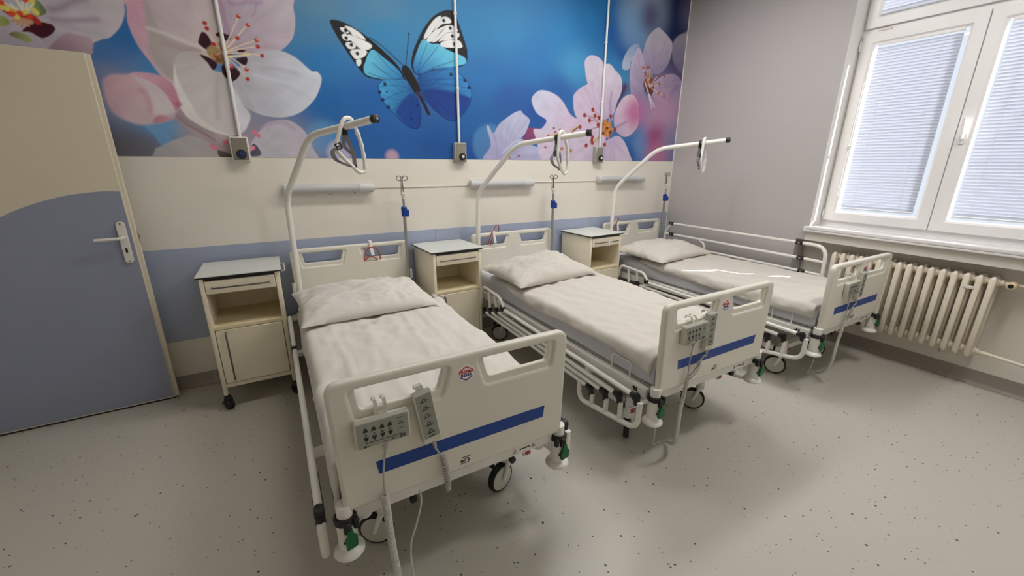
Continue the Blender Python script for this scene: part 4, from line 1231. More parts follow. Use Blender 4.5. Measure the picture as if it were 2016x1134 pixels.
def lowered_rail(s, bed):
    x = s * .50
    J = [(-2.175, .444), (-2.06, .392), (-1.955, .356), (-1.84, .322)]
    Hd = [(-.79, .468), (-.69, .416), (-.58, .380), (-.47, .346)]
    low = lambda y: .20 + .07 * (-y - 1.75) / .45
    m = MB()
    m.tube(fillet([(x, -1.745, .335), (x, -1.745, .20), (x, -2.205, low(-2.205)), (x, -2.205, .425)], [0, .07, .07, 0], 7), .0145, 12)
    for y, z in J[1:]:
        m.tube([(x, y - .02, z - .03), (x, y - .02, low(y))], .0135, 12)
    part = m.build('side_rail', 'frame', bed, PO)
    m = MB()
    m.tube(fillet([(x, -.80, .488), (x, -.745, .55), (x, -.44, .565), (x, -.40, .40)], [0, .05, .05, 0], 6), .013, 10)
    for (y, z), t in zip(Hd[1:3], (.556, .56)):
        m.tube([(x, y + .01, z + .02), (x, y + .03, t)], .012, 10)
    m.build('head_loop', 'frame', part)
    for y in (-.75, -1.8):
        MB().rbox(min(x, s * .43), max(x, s * .43), y - .02, y + .02, .40, .43, .004, 1).build('rail_bracket', 'frame', part)
    for (y0, z0), (y1, z1) in zip(J, Hd):
        MB().tube([(x, y0 + .015, z0), (x, y1 - .015, z1)], .0135, 12).build('rail_tube', 'frame', part)
        for y, z, d in ((y0, z0, -1), (y1, z1, 1)):
            j = MB()
            j.lathe([(.012, -.017), (.0185, -.014), (.0185, .014), (.012, .017)], (x, y, z), (1, 0, 0), 14)
            j.tube([(x, y, z), (x, y - .03 * d, z + .0)], .0165, 12)
            j.tube([(x, y + .006 * d, z), (x, y + .012 * d, z - .04 if d < 0 else z + .035)], .0165, 12)
            j.build('rail_joint', 'black', part)
    return part


def raised_rail(s, bed):
    x = s * .495
    m = MB()
    m.tube(fillet([(x, -1.60, .896), (x, -1.80, .893), (x, -1.815, .45)], [0, .11, 0], 8), .0155, 12)
    for y, z in ((-1.63, .763), (-1.66, .648)):
        m.tube([(x, y, z), (x, -1.812, z - .004)], .0135, 12)
    part = m.build('side_rail', 'frame', bed, PO)
    m = MB()
    m.tube(fillet([(x, -.205, .893), (x, -.125, .80), (x, -.118, .45)], [0, .07, 0], 6), .0135, 12)
    m.tube([(x, -.22, .77), (x, -.13, .768)], .0125, 10)
    m.build('head_loop', 'frame', part)
    MB().tube(fillet([(x, -.60, .758), (x, -.66, .72), (x, -.66, .45)], [0, .04, 0]), .012, 10).build('rail_post', 'frame', part)
    for y in (-1.84, -.15):
        MB().rbox(min(x, s * .43), max(x, s * .43), y, y + .06, .42, .46, .004, 1).build('rail_bracket', 'frame', part)
    for y0, y1, z0, z1 in ((-.205, -1.585, .893, .896), (-.22, -1.615, .77, .763), (-.25, -1.645, .655, .648)):
        MB().tube([(x, y0, z0), (x, y1, z1)], .0135, 12).build('rail_tube', 'frame', part)
        for y, z in ((y0, z0), (y1, z1)):
            MB().lathe([(.013, -.03), (.0185, -.027), (.0185, .027), (.013, .03)], (x, y, z), (0, 1, 0), 14).build('rail_joint', 'black', part)
            MB().lathe([(.009, 0), (.009, .0215), (.006, .023)], (x, y, z), (-1, 0, 0), 10).build('rivet', 'steel', part)
    return part


def caster(bed, x, y, a):
    c, s_ = math.cos(a), math.sin(a)
    ax = Vector((c, s_, 0))          # wheel axle
    fwd = Vector((-s_, c, 0))
    o = Vector((x, y, .074))
    f = MB()
    f.lathe([(.024, -.01), (.026, 0), (.026, .04), (.016, .045), (.016, .12)], o + Vector((0, 0, .09)) - fwd * .035, (0, 0, 1), 16)
    for sd in (-1, 1):
        p = o + ax * .028 * sd
        q = o + ax * .028 * sd - fwd * .035 + Vector((0, 0, .10))
        mx = Matrix.Translation((p + q) / 2) @ (q - p).to_track_quat('Z', 'X').to_matrix().to_4x4()
        f.tube([p, q], [.009, .013], 10)
    part = f.build('caster', 'frame', bed, PO)
    MB().lathe([(.058, -.016), (.068, -.017), (.074, -.009), (.074, .009), (.068, .017), (.058, .016)], o, ax, 28).build('tyre', 'rubber', part)
    MB().lathe([(.004, -.0205), (.045, -.020), (.062, -.0172), (.062, .0172), (.045, .020), (.004, .0205)], o, ax, 24).build('wheel_disc', 'wheel', part)
    b = MB()
    b.rbox(-.022, .022, -.012, .012, -.004, .004, .003, 1, Matrix.Translation(o + Vector((0, 0, .085)) + fwd * .045) @ Matrix.Rotation(a, 4, 'Z'))
    b.build('brake_pedal', 'black', part)


def corner_bumper(bed, s):
    x, y = s * .428, -2.232
    m = MB()
    m.lathe([(.030, .325), (.031, .332), (.031, .452), (.026, .456)], (x, y, 0), (0, 0, 1), 20)
    m.lathe([(.026, .300), (.044, .303), (.050, .309), (.050, .315), (.044, .323), (.031, .332), (.02, .334)], (x, y, 0), (0, 0, 1), 24)
    m.lathe([(.026, .45), (.026, .50)], (x, y, 0), (0, 0, 1), 16)
    part = m.build('corner_bumper', 'frame', bed, PO)
    k = MB()
    k.lathe([(.033, .432), (.037, .436), (.037, .452), (.033, .458)], (x, y, 0), (0, 0, 1), 20)
    k.rbox(x - .012, x + .012, y - .045, y - .028, .412, .452, .004, 1)
    k.rbox(x - s * .028 - .009, x - s * .028 + .009, y - .04, y - .02, .418, .458, .004, 1)
    k.rbox(x - s * .05 - .012, x - s * .05 + .012, y + .0, y + .02, .43, .452, .003, 1)
    k.build('collar', 'black', part)
    g = MB()
    poly = round_poly([(-.007, .428), (.007, .428), (.011, .405), (.021, .396), (.019, .362), (-.016, .352), (-.018, .388), (-.009, .402)], .004, 3)
    g.prism(poly, lambda a, b, d: (x + .006 + a, d, b), y - .048, y - .036)
    g.build('release_lever', 'green', part)
    MB().lathe([(.005, 0), (.005, .002)], (x - .012, y - .0295, .372), (0, -1, 0), 8).build('bolt', 'black', part)
    # accessory socket beside it
    MB().lathe([(.022, .375), (.026, .38), (.026, .46), (.022, .462)], (x - s * .066, y + .055, 0), (0, 0, 1), 16).build('pole_socket', 'frame', bed, PO)


def make_bed(n):
    label = ('white hospital bed nearest the door, both side rails lowered',
             'white hospital bed in the middle of the row, between two bedside cabinets',
             'white hospital bed beside the window wall with one side rail raised')[n]
    bed = thing('hospital_bed', label, 'bed', (BX[n], YC, 0), 0, 'hospital beds in a row')
    # end boards
    fb = board_mesh(.475, .937).build('footboard', 'plastic', bed, (0, -YC - 2.234, 0))
    yf = -.0187
    s = flat(MB(), [(-.318, .632), (.338, .632), (.331, .582), (-.311, .582)], yf)
    s.build('blue_stripe', 'blue_stripe', fb, smooth=False)
    # maker's hexagon sticker
    lx, lz = .006, .865
    hexa = [(lx + .034 * math.sin(R(60 * k)), lz + .034 * math.cos(R(60 * k))) for k in range(6)]
    flat(MB(), hexa, yf, .0006).build('logo_sticker', 'sticker', fb, smooth=False)
    lg = MB()
    flat(lg, [(lx - .022, lz + .010), (lx, lz + .0225), (lx + .022, lz + .010), (lx + .022, lz + .014), (lx, lz + .0265), (lx - .022, lz + .014)], yf - .0006)
    lg.mesh(text_mesh('PROMA', .0165, .0004, 0, .0004), Matrix.Translation((lx, yf - .0012, lz + .0055)) @ UPRIGHT)
    lg.build('logo_red_print', 'logo_red', fb, smooth=False)
    lg = MB()
    flat(lg, [(lx - .022, lz - .012), (lx, lz - .0245), (lx + .022, lz - .012), (lx + .022, lz - .016), (lx, lz - .0285), (lx - .022, lz - .016)], yf - .0006)
    lg.mesh(text_mesh('REHA', .0165, .0004, 0, .0004), Matrix.Translation((lx, yf - .0012, lz - .0075)) @ UPRIGHT)
    lg.build('logo_blue_print', 'logo_blue', fb, smooth=False)
    # small pictogram of a load limit
    pg = MB()
    px, pz = -.005, .513
    flat(pg, [(px - .024, pz - .013), (px + .012, pz - .013), (px + .012, pz - .011), (px - .024, pz - .011)], yf)
    flat(pg, [(px - .018, pz + .012), (px + .02, pz + .012), (px + .02, pz + .0145), (px - .018, pz + .0145)], yf)
    arcp = fillet([(px - .006, 0, pz - .006), (px - .004, 0, pz + .007), (px + .010, 0, pz + .007), (px + .011, 0, pz - .003)], .008, 4)
    for a, b in zip(arcp, arcp[1:]):
        pg.tube([(a.x, yf, a.z), (b.x, yf, b.z)], .0016, 6)
    flat(pg, [(px + .005, pz - .002), (px + .017, pz - .002), (px + .011, pz - .009)], yf)
    flat(pg, round_poly([(px - .022, pz - .007), (px - .010, pz - .007), (px - .010, pz + .003), (px - .022, pz + .003)], .002, 2), yf)
    pg.build('load_pictogram', 'print', fb, smooth=False)
    hb = board_mesh(.475, .945).build('headboard', 'plastic', bed, (0, -YC - .072, 0))
    # frame under the mattress
    m = MB()
    for sx in (-1, 1):
        m.rbox(min(sx * .415, sx * .45), max(sx * .415, sx * .45), -2.19, -.11, .418, .474, .004, 1)
    m.rbox(-.40, .40, -2.235, -2.20, .425, .472, .004, 1)
    m.rbox(-.40, .40, -.11, -.085, .43, .474, .004, 1)
    for y in (-1.7, -1.15, -.6):
        m.rbox(-.42, .42, y - .02, y + .02, .435, .470, .004, 1)
    m.build('bed_frame', 'frame', bed, PO)
    MB().rbox(-.405, .405, -2.18, -.12, .462, .478, .004, 1).build('mattress_platform', 'wheel', bed, PO)
    st = MB()
    for y in (-2.13, -2.115):
        st.box(-.4512, -.4498, y - .005, y + .005, .436, .460)
    st.box(-.4512, -.4498, -2.12, -2.10, .446, .452)
    st.build('frame_sticker', 'print', bed, PO, smooth=False)
    sw = MB()
    for x in (.215, .30):
        tri = [(x - .009, -2.2358, .441), (x + .009, -2.2358, .441), (x, -2.2358, .457)]
        sw.tube(tri, .0011, 5, closed=True)
        sw.box(x - .0008, x + .0008, -2.2362, -2.2350, .4445, .4515)
    for k in range(5):
        sw.box(.235 + .0105 * k, .243 + .0105 * k, -2.2362, -2.2350, .447 + .001 * (k % 2), .4525)
    sw.build('frame_pictogram', 'print', bed, PO, smooth=False)
    for x in (-.203, .203):
        kn = MB()
        kn.lathe([(.010, 0), (.010, .02), (.014, .021), (.014, .034), (.010, .037)], (x, -2.205, .412), (0, -1, 0), 14)
        kn.rbox(x - .01, x + .01, -2.225, -2.20, .41, .43, .002, 1)
        kn.build('stop_knob', 'black', bed, PO)
    # chassis and lifting arms
    m = MB()
    for sx in (-1, 1):
        m.rbox(sx * .30 - .02, sx * .30 + .02, -1.95, -.36, .185, .225, .004, 1)
    for y in (-1.95, -.36):
        m.rbox(-.32, .32, y - .025, y + .025, .185, .225, .004, 1)
    m.build('chassis', 'frame', bed, PO)
    m = MB()
    for sx in (-1, 1):
        for y in (-1.55, -.70):
            m.tube([(sx * .2, y, .21), (sx * .2, y + .28, .44)], .02, 10)
    m.tube([(0, -1.75, .24), (0, -1.1, .40)], .026, 12)
    m.rbox(-.06, .06, -1.82, -1.62, .22, .31, .01, 1)
    m.rbox(-.22, .22, -1.30, -1.24, .41, .44, .004, 1)
    m.rbox(-.22, .22, -1.58, -1.52, .20, .23, .004, 1)
    m.rbox(-.22, .22, -.73, -.67, .20, .23, .004, 1)
    m.rbox(-.03, .03, -1.58, -.67, .20, .23, .004, 1)
    m.build('lifting_arm', 'wheel', bed, PO)
    rot = ((1.04, 1.88), (-.83, .64), (.43, .6))[n]
    caster(bed, -.30, -1.955, rot[0])
    caster(bed, .295, -1.955, rot[1])
    caster(bed, -.30, -.36, 1.0)
    caster(bed, .30, -.36, .4)
    for sx in (-1, 1):
        m = MB()
        m.tube(fillet([(sx * .30, -1.99, .20), (sx * .37, -2.03, .255), (sx * .405, -2.05, .26)], .03), .008, 8)
        m.rbox(sx * .385 - .022, sx * .385 + .022, -2.062, -2.048, .238, .282, .004, 1)
        pd = m.build('brake_arm', 'frame', bed, PO)
        MB().box(sx * .385 - .014, sx * .385 + .014, -2.0635, -2.061, .246, .274).build('red_mark', 'red', pd, smooth=False)
    for sx in (-1, 1):
        corner_bumper(bed, sx)
        # mattress stop wires
        MB().tube(fillet([(sx * .437, -1.93, .47), (sx * .437, -1.93, .565), (sx * .437, -2.065, .565), (sx * .437, -2.065, .47)], .012, 4), .0042, 8).build('mattress_stop', 'frame', bed, PO)
    lowered_rail(-1, bed)
    if n == 2:
        raised_rail(1, bed)
    else:
        lowered_rail(1, bed)
    # head end: sockets and rollers
    for sx in (-1, 1):
        MB().lathe([(.022, .36), (.026, .365), (.026, .52), (.023, .523)], (sx * .41, -.155, 0), (0, 0, 1), 16).build('pole_socket', 'frame', bed, PO)
        r_ = MB()
        r_.rbox(sx * .41 - .018, sx * .41 + .018, -.16, -.09, .42, .46, .004, 1)
        r_.build('socket_bracket', 'frame', bed, PO)
        MB().lathe([(.035, .40), (.042, .41), (.042, .43), (.035, .44)], (sx * .45, -.075, 0), (0, 0, 1), 18).build('wall_roller', 'handle', bed, PO)
        b = MB()
        b.rbox(sx * .44 - .012, sx * .44 + .012, -.105, -.085, .62, .70, .004, 1)
        b.build('board_clip', 'frame', bed, PO)
    if n == 0:
        c = smooth_path([(-.17, -2.19, .44), (-.178, -2.235, .44), (-.18, -2.245, .39), (-.205, -2.25, .31), (-.228, -2.25, .24), (-.232, -2.25, .15), (-.226, -2.26, .06), (-.21, -2.31, .008), (-.17, -2.40, .005), (-.08, -2.47, .005)], 6)
        MB().tube(c, .0035, 8).build('mains_cord', 'cord_light', bed, PO)
    return bed


BEDS = [make_bed(n) for n in range(3)]


# ------------------------------------------------------------------ mattresses, duvets, pillows
def nz(x, y, z=0.0):
    return noise.noise(Vector((x, y, z)))


def mattress(n):
    sd = n * 7.3
    nx, ny, hz = 26, 90, 8
    x0, x1, y0, y1, z0, z1 = -.418, .418, -2.20, -.115, .478, .632
    m = bmesh.new()
    bmesh.ops.create_grid(m, x_segments=nx, y_segments=ny, size=1)
    m.free()
    # ring profile round the mattress, swept along y
    prof = []
    r = .035
    def corner(cx, cz, a0):
        return [(cx + r * math.cos(R(a0 + 90 * k / 4)), cz + r * math.sin(R(a0 + 90 * k / 4))) for k in range(5)]
    prof += corner(x1 - r, z1 - r, 0)
    prof += [(x1 - r - (x1 - x0 - 2 * r) * k / 14, z1) for k in range(1, 14)]
    prof += corner(x0 + r, z1 - r, 90)
    prof += [(x0, z1 - r - (z1 - z0 - 2 * r) * k / 5) for k in range(1, 5)]
    prof += corner(x0 + r, z0 + r, 180)
    prof += [(x0 + r + (x1 - x0 - 2 * r) * k / 5, z0) for k in range(1, 5)]
    prof += corner(x1 - r, z0 + r, 270)
    prof += [(x1, z0 + r + (z1 - z0 - 2 * r) * k / 5) for k in range(1, 5)]
    N = len(prof)
    v, f = [], []
    ny = 110
    for j in range(ny + 1):
        t = j / ny
        y = y0 + (y1 - y0) * t
        e = min(1, min(t, 1 - t) / .015)
        sc = .93 + .07 * math.sqrt(max(0, 1 - (1 - e) ** 2))
        for k, (x, z) in enumerate(prof):
            cx, cz = 0, (z0 + z1) / 2
            X, Z = cx + (x - cx) * (1 - (1 - sc) * .35), cz + (z - cz) * sc
            side = abs(x) > x1 - r * .9
            foot = math.exp(-(y - y0) / .28)
            w = nz(y * 9 + sd, z * 9, x * 3) * .004
            w += foot * .013 * nz((y + z * 1.3) * 16 + sd, z * 5, 3) + foot * .007 * nz((y * .6 - z) * 30 + sd, z * 8, 9)
            if side:
                X += math.copysign(1, x) * (w - .002 + .006 * math.sin((Z - z0) / (z1 - z0) * math.pi))
            elif z > cz:
                Z += w * .5
            v.append((X, y, Z))
    for j in range(ny):
        for k in range(N):
            l = (k + 1) % N
            f.append((j * N + k, j * N + l, (j + 1) * N + l, (j + 1) * N + k))
    f += [tuple(range(N)), tuple(ny * N + k for k in reversed(range(N)))]
    mb = MB()
    mb.add(v, f)
    o = mb.build('mattress', 'sheet' if n == 0 else 'sheet_grey', None, (BX[n], 0, 0), sharp=60)
    tag(o, ('mattress in a white fitted sheet on ', 'mattress in a grey fitted sheet on ', 'mattress in a pale grey fitted sheet on ')[n] + WHO[n], 'mattress', 'mattresses')
    return o


def duvet(n):
    sd = 11 + n * 5.7
    zt = .650
    y0, y1 = (-2.195, -.72), (-2.19, -.62)
    ya, yb = ((-2.196, -.80), (-2.192, -.60), (-2.192, -.62))[n]
    nx, ny = 70, 120
    v, f = [], []
    hw, rr = (.405, .405, .405)[n], .035
    for j in range(ny + 1):
        t = j / ny
        y = ya + (yb - ya) * t
        foot = math.exp(-(y - ya) / .12)
        # how far it hangs down each side
        if n == 0:
            dl = .15 + .02 * nz(y * 2.5, sd) + .05 * foot
            dr = .10 + .03 * nz(y * 2.3, sd + 4)
        elif n == 1:
            dl = .030 + .020 * nz(y * 2.6, sd) + .012 * math.sin(y * 5 + 1) + .02 * foot
            dr = .10 + .02 * nz(y * 2.3, sd + 4)
            if y > -.95:
                dl -= .05 * (y + .95) / .33
        else:
            dl = .040 + .020 * nz(y * 2.6, sd) + .012 * math.sin(y * 4 + 2) + .03 * foot
            dr = .03 + .02 * nz(y * 2.3, sd + 4)
            if y > -.95:
                dl -= .06 * (y + .95) / .33
        L = hw + rr * math.pi / 2
        s0, s1 = -(L + dl), (L + dr)
        for i in range(nx + 1):
            s = s0 + (s1 - s0) * i / nx
            a = abs(s)
            sg = -1 if s < 0 else 1
            if a <= hw:
                x, z, hang = s, zt, 0
                nrm = (0, 1)
            elif a <= L:
                an = (a - hw) / rr
                x, z, hang = sg * (hw + rr * math.sin(an)), zt - rr * (1 - math.cos(an)), 0.3
                nrm = (sg * math.sin(an), math.cos(an))
            else:
                x, z, hang = sg * (hw + rr + .006), zt - rr - (a - L), 1
                nrm = (sg, 0)
            # gentle pillowy rise, broad folds, fine wrinkles
            w = .010 * (1 - (s / L) ** 2) if a < L else 0
            w += .010 * nz(s * 2.3 + sd, y * 1.7, 1)
            w += .0085 * nz(s * 8 + sd + 1.5 * nz(y * 2, s * 2, sd), y * 2.2, 2)
            w += .0055 * nz(s * 5 - y * 7, y * 6 + s * 9 + sd, 3)
            w += .0022 * nz(s * 30, y * 9 + sd, 5)
            if n == 0:
                for c, amp, wd in ((-.30, .012, .011), (.08 + .10 * (t - .5), .012, .010), (.2, .009, .012), (-.12, .008, .015), (.3, .006, .012)):
                    d = (s - c - .02 * nz(y * 3, c * 9, sd)) / wd
                    w += amp * math.exp(-d * d) * (.5 + .5 * abs(nz(y * 2.5, c * 5, sd + 2)) * 1.6)
                # criss-cross crumple in the upper middle
                q = math.exp(-((s + .02) ** 2) / .03 - ((y + 1.15) ** 2) / .06)
                w += q * .018 * nz(s * 14, y * 14, sd)
            else:
                w += .007 * nz((s * 1.2 + y) * 10, (s - y) * 2.5 + sd, 7)
                # long soft folds running down the bed from the pillow
                w += .009 * nz((s + .25 * y) * 14 + sd, y * .8, 4)
            rg = 1 - abs(nz(s * 5.5 + sd + .8 * nz(y * 3, s * 3, 2), y * 3.0 + .6 * s, 11)) * 2.2
            w += (.0075 if n == 0 else .0065) * max(0, rg) ** 3 * (.4 + abs(nz(s * 3, y * 3, sd)) * 1.6)
            rg = 1 - abs(nz((s - .45 * y) * 9 + sd, (y + .3 * s) * 2.2, 14)) * 2.4
            w += .0040 * max(0, rg) ** 3
            if hang > .5:
                w += .006 * nz(y * 14 + sd, z * 6, 8)
            if t > .97:
                w -= .012 * ((t - .97) / .03) ** 2
            x += nrm[0] * w
            z += nrm[1] * w
            if foot > .3 and a < L:
                z -= .03 * max(0, foot - .55) ** 2
            v.append((x, y + .012 * nz(s * 4, sd, 2) * (t if t > .5 else 0), z))
    N = nx + 1
    for j in range(ny):
        for i in range(nx):
            f.append((j * N + i, j * N + i + 1, (j + 1) * N + i + 1, (j + 1) * N + i))
    mb = MB()
    mb.add(v, f)
    o = mb.build('duvet', 'sheet' if n == 0 else 'sheet_cream', None, (BX[n], 0, 0), sharp=80, recalc=True)
    so = o.modifiers.new('thickness', 'SOLIDIFY')
    so.thickness = .016
    so.offset = -1
    if n:
        so.thickness = .022
    tag(o, ('white creased duvet hanging down the side of ', 'cream white duvet spread flat on ', 'smooth white duvet with sun streaks on ')[n] + WHO[n], 'duvet', 'duvets')
    return o


def pillow(n):
    a, b, hgt = ((.405, .295, .088), (.40, .285, .108), (.42, .30, .096))[n]
    cx, cy, cz, rz, rx = ((-.055, -.735, .700, .03, .06), (-.09, -.665, .700, .10, .05), (-.10, -.60, .698, .10, .05))[n]
    sd = 31 + n * 9.1
    N = 56
    v, f = [], []
    for side in (1, -1):
        for j in range(N + 1):
            for i in range(N + 1):
                s = -1 + 2 * i / N
                t = -1 + 2 * j / N
                e = max(0, (1 - s * s)) * max(0, (1 - t * t))
                h = hgt * (e ** .42)
                x = a * s * (1 - .055 * (1 - t * t) * abs(s) ** 2)
                y = b * t * (1 - .06 * (1 - s * s) * abs(t) ** 2)
                w = .016 * nz(s * 2.2 + sd, t * 1.8) + .012 * nz(s * 6 + sd + 2 * nz(t * 2, s * 2, 8), t * 2.2, 3) + .007 * nz(s * 4, t * 12 + sd, 5) + .003 * nz(s * 18, t * 9 + sd, 6)
                rg = 1 - abs(nz(s * 3.2 + sd + .7 * nz(t * 3, s * 2, 2), t * 2.4 - s * .8, 12)) * 2.2
                w += .0085 * max(0, rg) ** 3
                # pinched corners
                cor = (abs(s) * abs(t)) ** 3
                w += .012 * cor * nz((s - t) * 9, (s + t) * 4, sd)
                if n == 1:
                    w += .036 * math.exp(-((s - .45) ** 2) / .10 - ((t - .35) ** 2) / .2) - .030 * math.exp(-((s - .12) ** 2) / .02 - ((t - .4) ** 2) / .25)
                w *= min(1, e * 4)
                z = (h + w) if side > 0 else -(h * .42)
                v.append((x, y, z))
    K = N + 1
    for j in range(N):
        for i in range(N):
            q = (j * K + i, j * K + i + 1, (j + 1) * K + i + 1, (j + 1) * K + i)
            f.append(q)
            f.append(tuple(K * K + k for k in reversed(q)))
    bm = bmesh.new()
    vs_ = [bm.verts.new(p) for p in v]
    for q in f:
        bm.faces.new([vs_[k] for k in q])
    bmesh.ops.remove_doubles(bm, verts=bm.verts, dist=.0004)
    mb = MB()
    mb.bm(bm)
    bm.free()
    o = mb.build('pillow', 'sheet' if n == 0 else 'sheet_cream', None, (BX[n] + cx, cy, cz), sharp=70)
    o.rotation_euler = (rx, 0, rz)
    # piped hem round the pillow
    tag(o, ('wide white pillow lying flat on ', 'plump dented white pillow on ', 'white pillow with faint printed letters on ')[n] + WHO[n], 'pillow', 'pillows')
    if n == 2:
        pr = MB()
        rnd = random.Random(4)
        for k in range(10):
            sx, ty = .02 + .020 * k, .10 - .016 * k
            s, t = sx / a, ty / b
            e = (1 - s * s) * (1 - t * t)
            z = hgt * e ** .42 + .016 * nz(s * 2.2 + sd, t * 1.8) + .012 * nz(s * 6 + sd + 2 * nz(t * 2, s * 2, 8), t * 2.2, 3) + .007 * nz(s * 4, t * 12 + sd, 5) + .003 * nz(s * 18, t * 9 + sd, 6) + .0014
            an = rnd.uniform(-.6, .6)
            pr.box(-.004, .004, -.001, .001, -.0004, .0004, Matrix.Translation((sx, ty, z)) @ Matrix.Rotation(an + .7, 4, 'Z'))
            pr.box(-.001, .001, -.004, .004, -.0004, .0004, Matrix.Translation((sx + .003, ty + .003, z)) @ Matrix.Rotation(an, 4, 'Z'))
        pr.build('faint_print', 'linen_print', o, smooth=False)
    return o


for n in range(3):
    mattress(n)
    duvet(n)
    pillow(n)


# ------------------------------------------------------------------ lifting poles with trapeze handles, infusion poles
def ribbon(m, path, wdir, w, th):
    path = [Vector(p) for p in path]
    wd = Vector(wdir).normalized()
    v, f = [], []
    for i, p in enumerate(path):
        t = (path[min(i + 1, len(path) - 1)] - path[max(i - 1, 0)]).normalized()
        nn = t.cross(wd).normalized()
        for a, b in ((-1, -1), (1, -1), (1, 1), (-1, 1)):
            v.append(p + wd * a * w / 2 + nn * b * th / 2)
    n = len(path)
    for i in range(n - 1):
        for k in range(4):
            l = (k + 1) % 4
            f.append((i * 4 + k, i * 4 + l, i * 4 + 4 + l, i * 4 + 4 + k))
    f += [(0, 1, 2, 3), (n * 4 - 1, n * 4 - 2, n * 4 - 3, n * 4 - 4)]
    m.add(v, f)


ARM = Vector((.265, -.507, .05)).normalized()
E1 = Vector((.886, .463, 0)).normalized()
UP = Vector((0, 0, 1))


def lifting_pole(n):
    t = thing('lifting_pole', ('tall bent white lifting pole at the head of ', 'bent white lifting pole at the head of ', 'bent white lifting pole reaching over ')[n] + WHO[n], 'lifting pole', (BX[n] - .41, -.155, .44), 0, 'lifting poles')
    dz = (.012, -.004, -.004)[n]
    P = [(0, 0, 0), (.008, -.012, .877 + dz), (.168, -.377, 1.258 + dz), (.452, -.914, 1.325 + dz)]
    path = fillet(P, [0, .09, .10, 0], 8)
    MB().tube(path, .0195, 16).build('pole_tube', 'frame', t)
    e = Vector(P[3])
    c = MB().lathe([(.0205, -.028), (.0225, -.024), (.0225, .004), (.012, .008)], e, ARM, 16).build('end_cap', 'black', t)
    MB().lathe([(.007, 0), (.007, .003)], e + ARM * .0075, ARM, 10).build('cap_screw', 'steel', c)
    return t


def trapeze(n):
    dz = (.012, -.004, -.004)[n]
    k = (.56, .58, .62)[n]     # how far along the arm it hangs
    o = Vector((BX[n] - .41 + .168 + .284 * k, -.155 - .377 - .537 * k, .44 + 1.258 + .067 * k + dz))
    t = thing('trapeze_handle', ('white trapeze grip with grey strap hung over the pole of ', 'trapeze grip and strap hung on the pole of ', 'trapeze grip seen edge-on, hanging on the pole of ')[n] + WHO[n], 'trapeze handle', o, 0, 'trapeze handles')
    P = lambda a, b, c=0: E1 * (a * 1.15) + UP * (b * (1.08 if b < 0 else 1)) + ARM * c
    if n == 0:
        L = [P(-.022, .026, .03), P(-.05, -.05, .02), P(-.062, -.115, .012), P(.018, -.205, .02), P(.052, -.232, .03), P(.075, -.205, .035), P(.062, -.09, .04), P(.032, .005, .04), P(.012, .040, .035)]
    elif n == 1:
        L = [P(-.022, .026, .03), P(-.03, -.06, .03), P(-.035, -.13, .03), P(.01, -.20, .035), P(.055, -.235, .04), P(.082, -.20, .045), P(.078, -.09, .045), P(.040, .005, .04), P(.012, .040, .035)]
    else:
        L = [P(-.022, .026, .03), P(-.04, -.06, .03), P(-.05, -.14, .03), P(.0, -.22, .035), P(.04, -.235, .04), P(.065, -.20, .045), P(.060, -.09, .045), P(.035, .005, .04), P(.012, .040, .035)]
    loop = []
    K = len(L)
    for i in range(K):
        p0, p1, p2, p3 = L[i - 1], L[i], L[(i + 1) % K], L[(i + 2) % K]
        for k in range(8):
            q = k / 8
            loop.append(.5 * (2 * p1 + (p2 - p0) * q + (2 * p0 - 5 * p1 + 4 * p2 - p3) * q * q + (3 * p1 - p0 - 3 * p2 + p3) * q ** 3))
    rad = []
    for i in range(len(loop)):
        seg_ = i / 8
        rad.append(.0112 + (.0018 * math.sin(i * 1.6) if 4.6 < seg_ < 7.2 else 0))
    MB().tube(loop, rad, 10, closed=True).build('grip', 'frame', t)
    m = MB()
    m.lathe([(.0205, -.012), (.026, -.010), (.026, .010), (.0205, .012)], (0, 0, 0), ARM, 16)
    m.rbox(-.014, .014, -.012, .012, -.045, -.02, .004, 1)
    m.build('pole_clip', 'black', t)
    s = MB()
    ribbon(s, smooth_path([P(.0, -.03), P(.012, -.08, .01), P(.028, -.13, .012), P(.03, -.19, .012)], 5), E1 * .75 + ARM * .6, .022, .003)
    ribbon(s, smooth_path([P(-.004, -.03), P(-.008, -.09, -.01), P(.03, -.135, .0)], 5), E1 * .75 + ARM * .6, .022, .003)
    ribbon(s, smooth_path([P(-.055, -.10, .02), P(-.085, -.125, .01), P(-.075, -.165, .015), P(-.01, -.195, .02), P(.02, -.205, .025)], 5), E1 * .75 + ARM * .6, .024, .003)
    s.build('strap', 'webbing', t)
    bz = MB()
    q = Matrix.Translation(P(-.056, -.10, .02)) @ Matrix((E1, UP, ARM)).transposed().to_4x4()
    bz.mesh(plate(round_poly([(-.019, -.019), (.019, -.019), (.019, .019), (-.019, .019)], .005, 3), [round_poly([(-.012, -.012), (.012, -.012), (.012, -.003), (-.012, -.003)], .002, 2), round_poly([(-.012, .003), (.012, .003), (.012, .012), (-.012, .012)], .002, 2)], .005, .002, 2), q @ Matrix.Rotation(.35, 4, 'Z'))
    bz.build('buckle', 'black', t)
    MB().rbox(-.012, .012, -.006, .006, -.012, .012, .003, 1, Matrix.Translation(P(.03, -.20, .012))).build('strap_end', 'black', t)
    return t


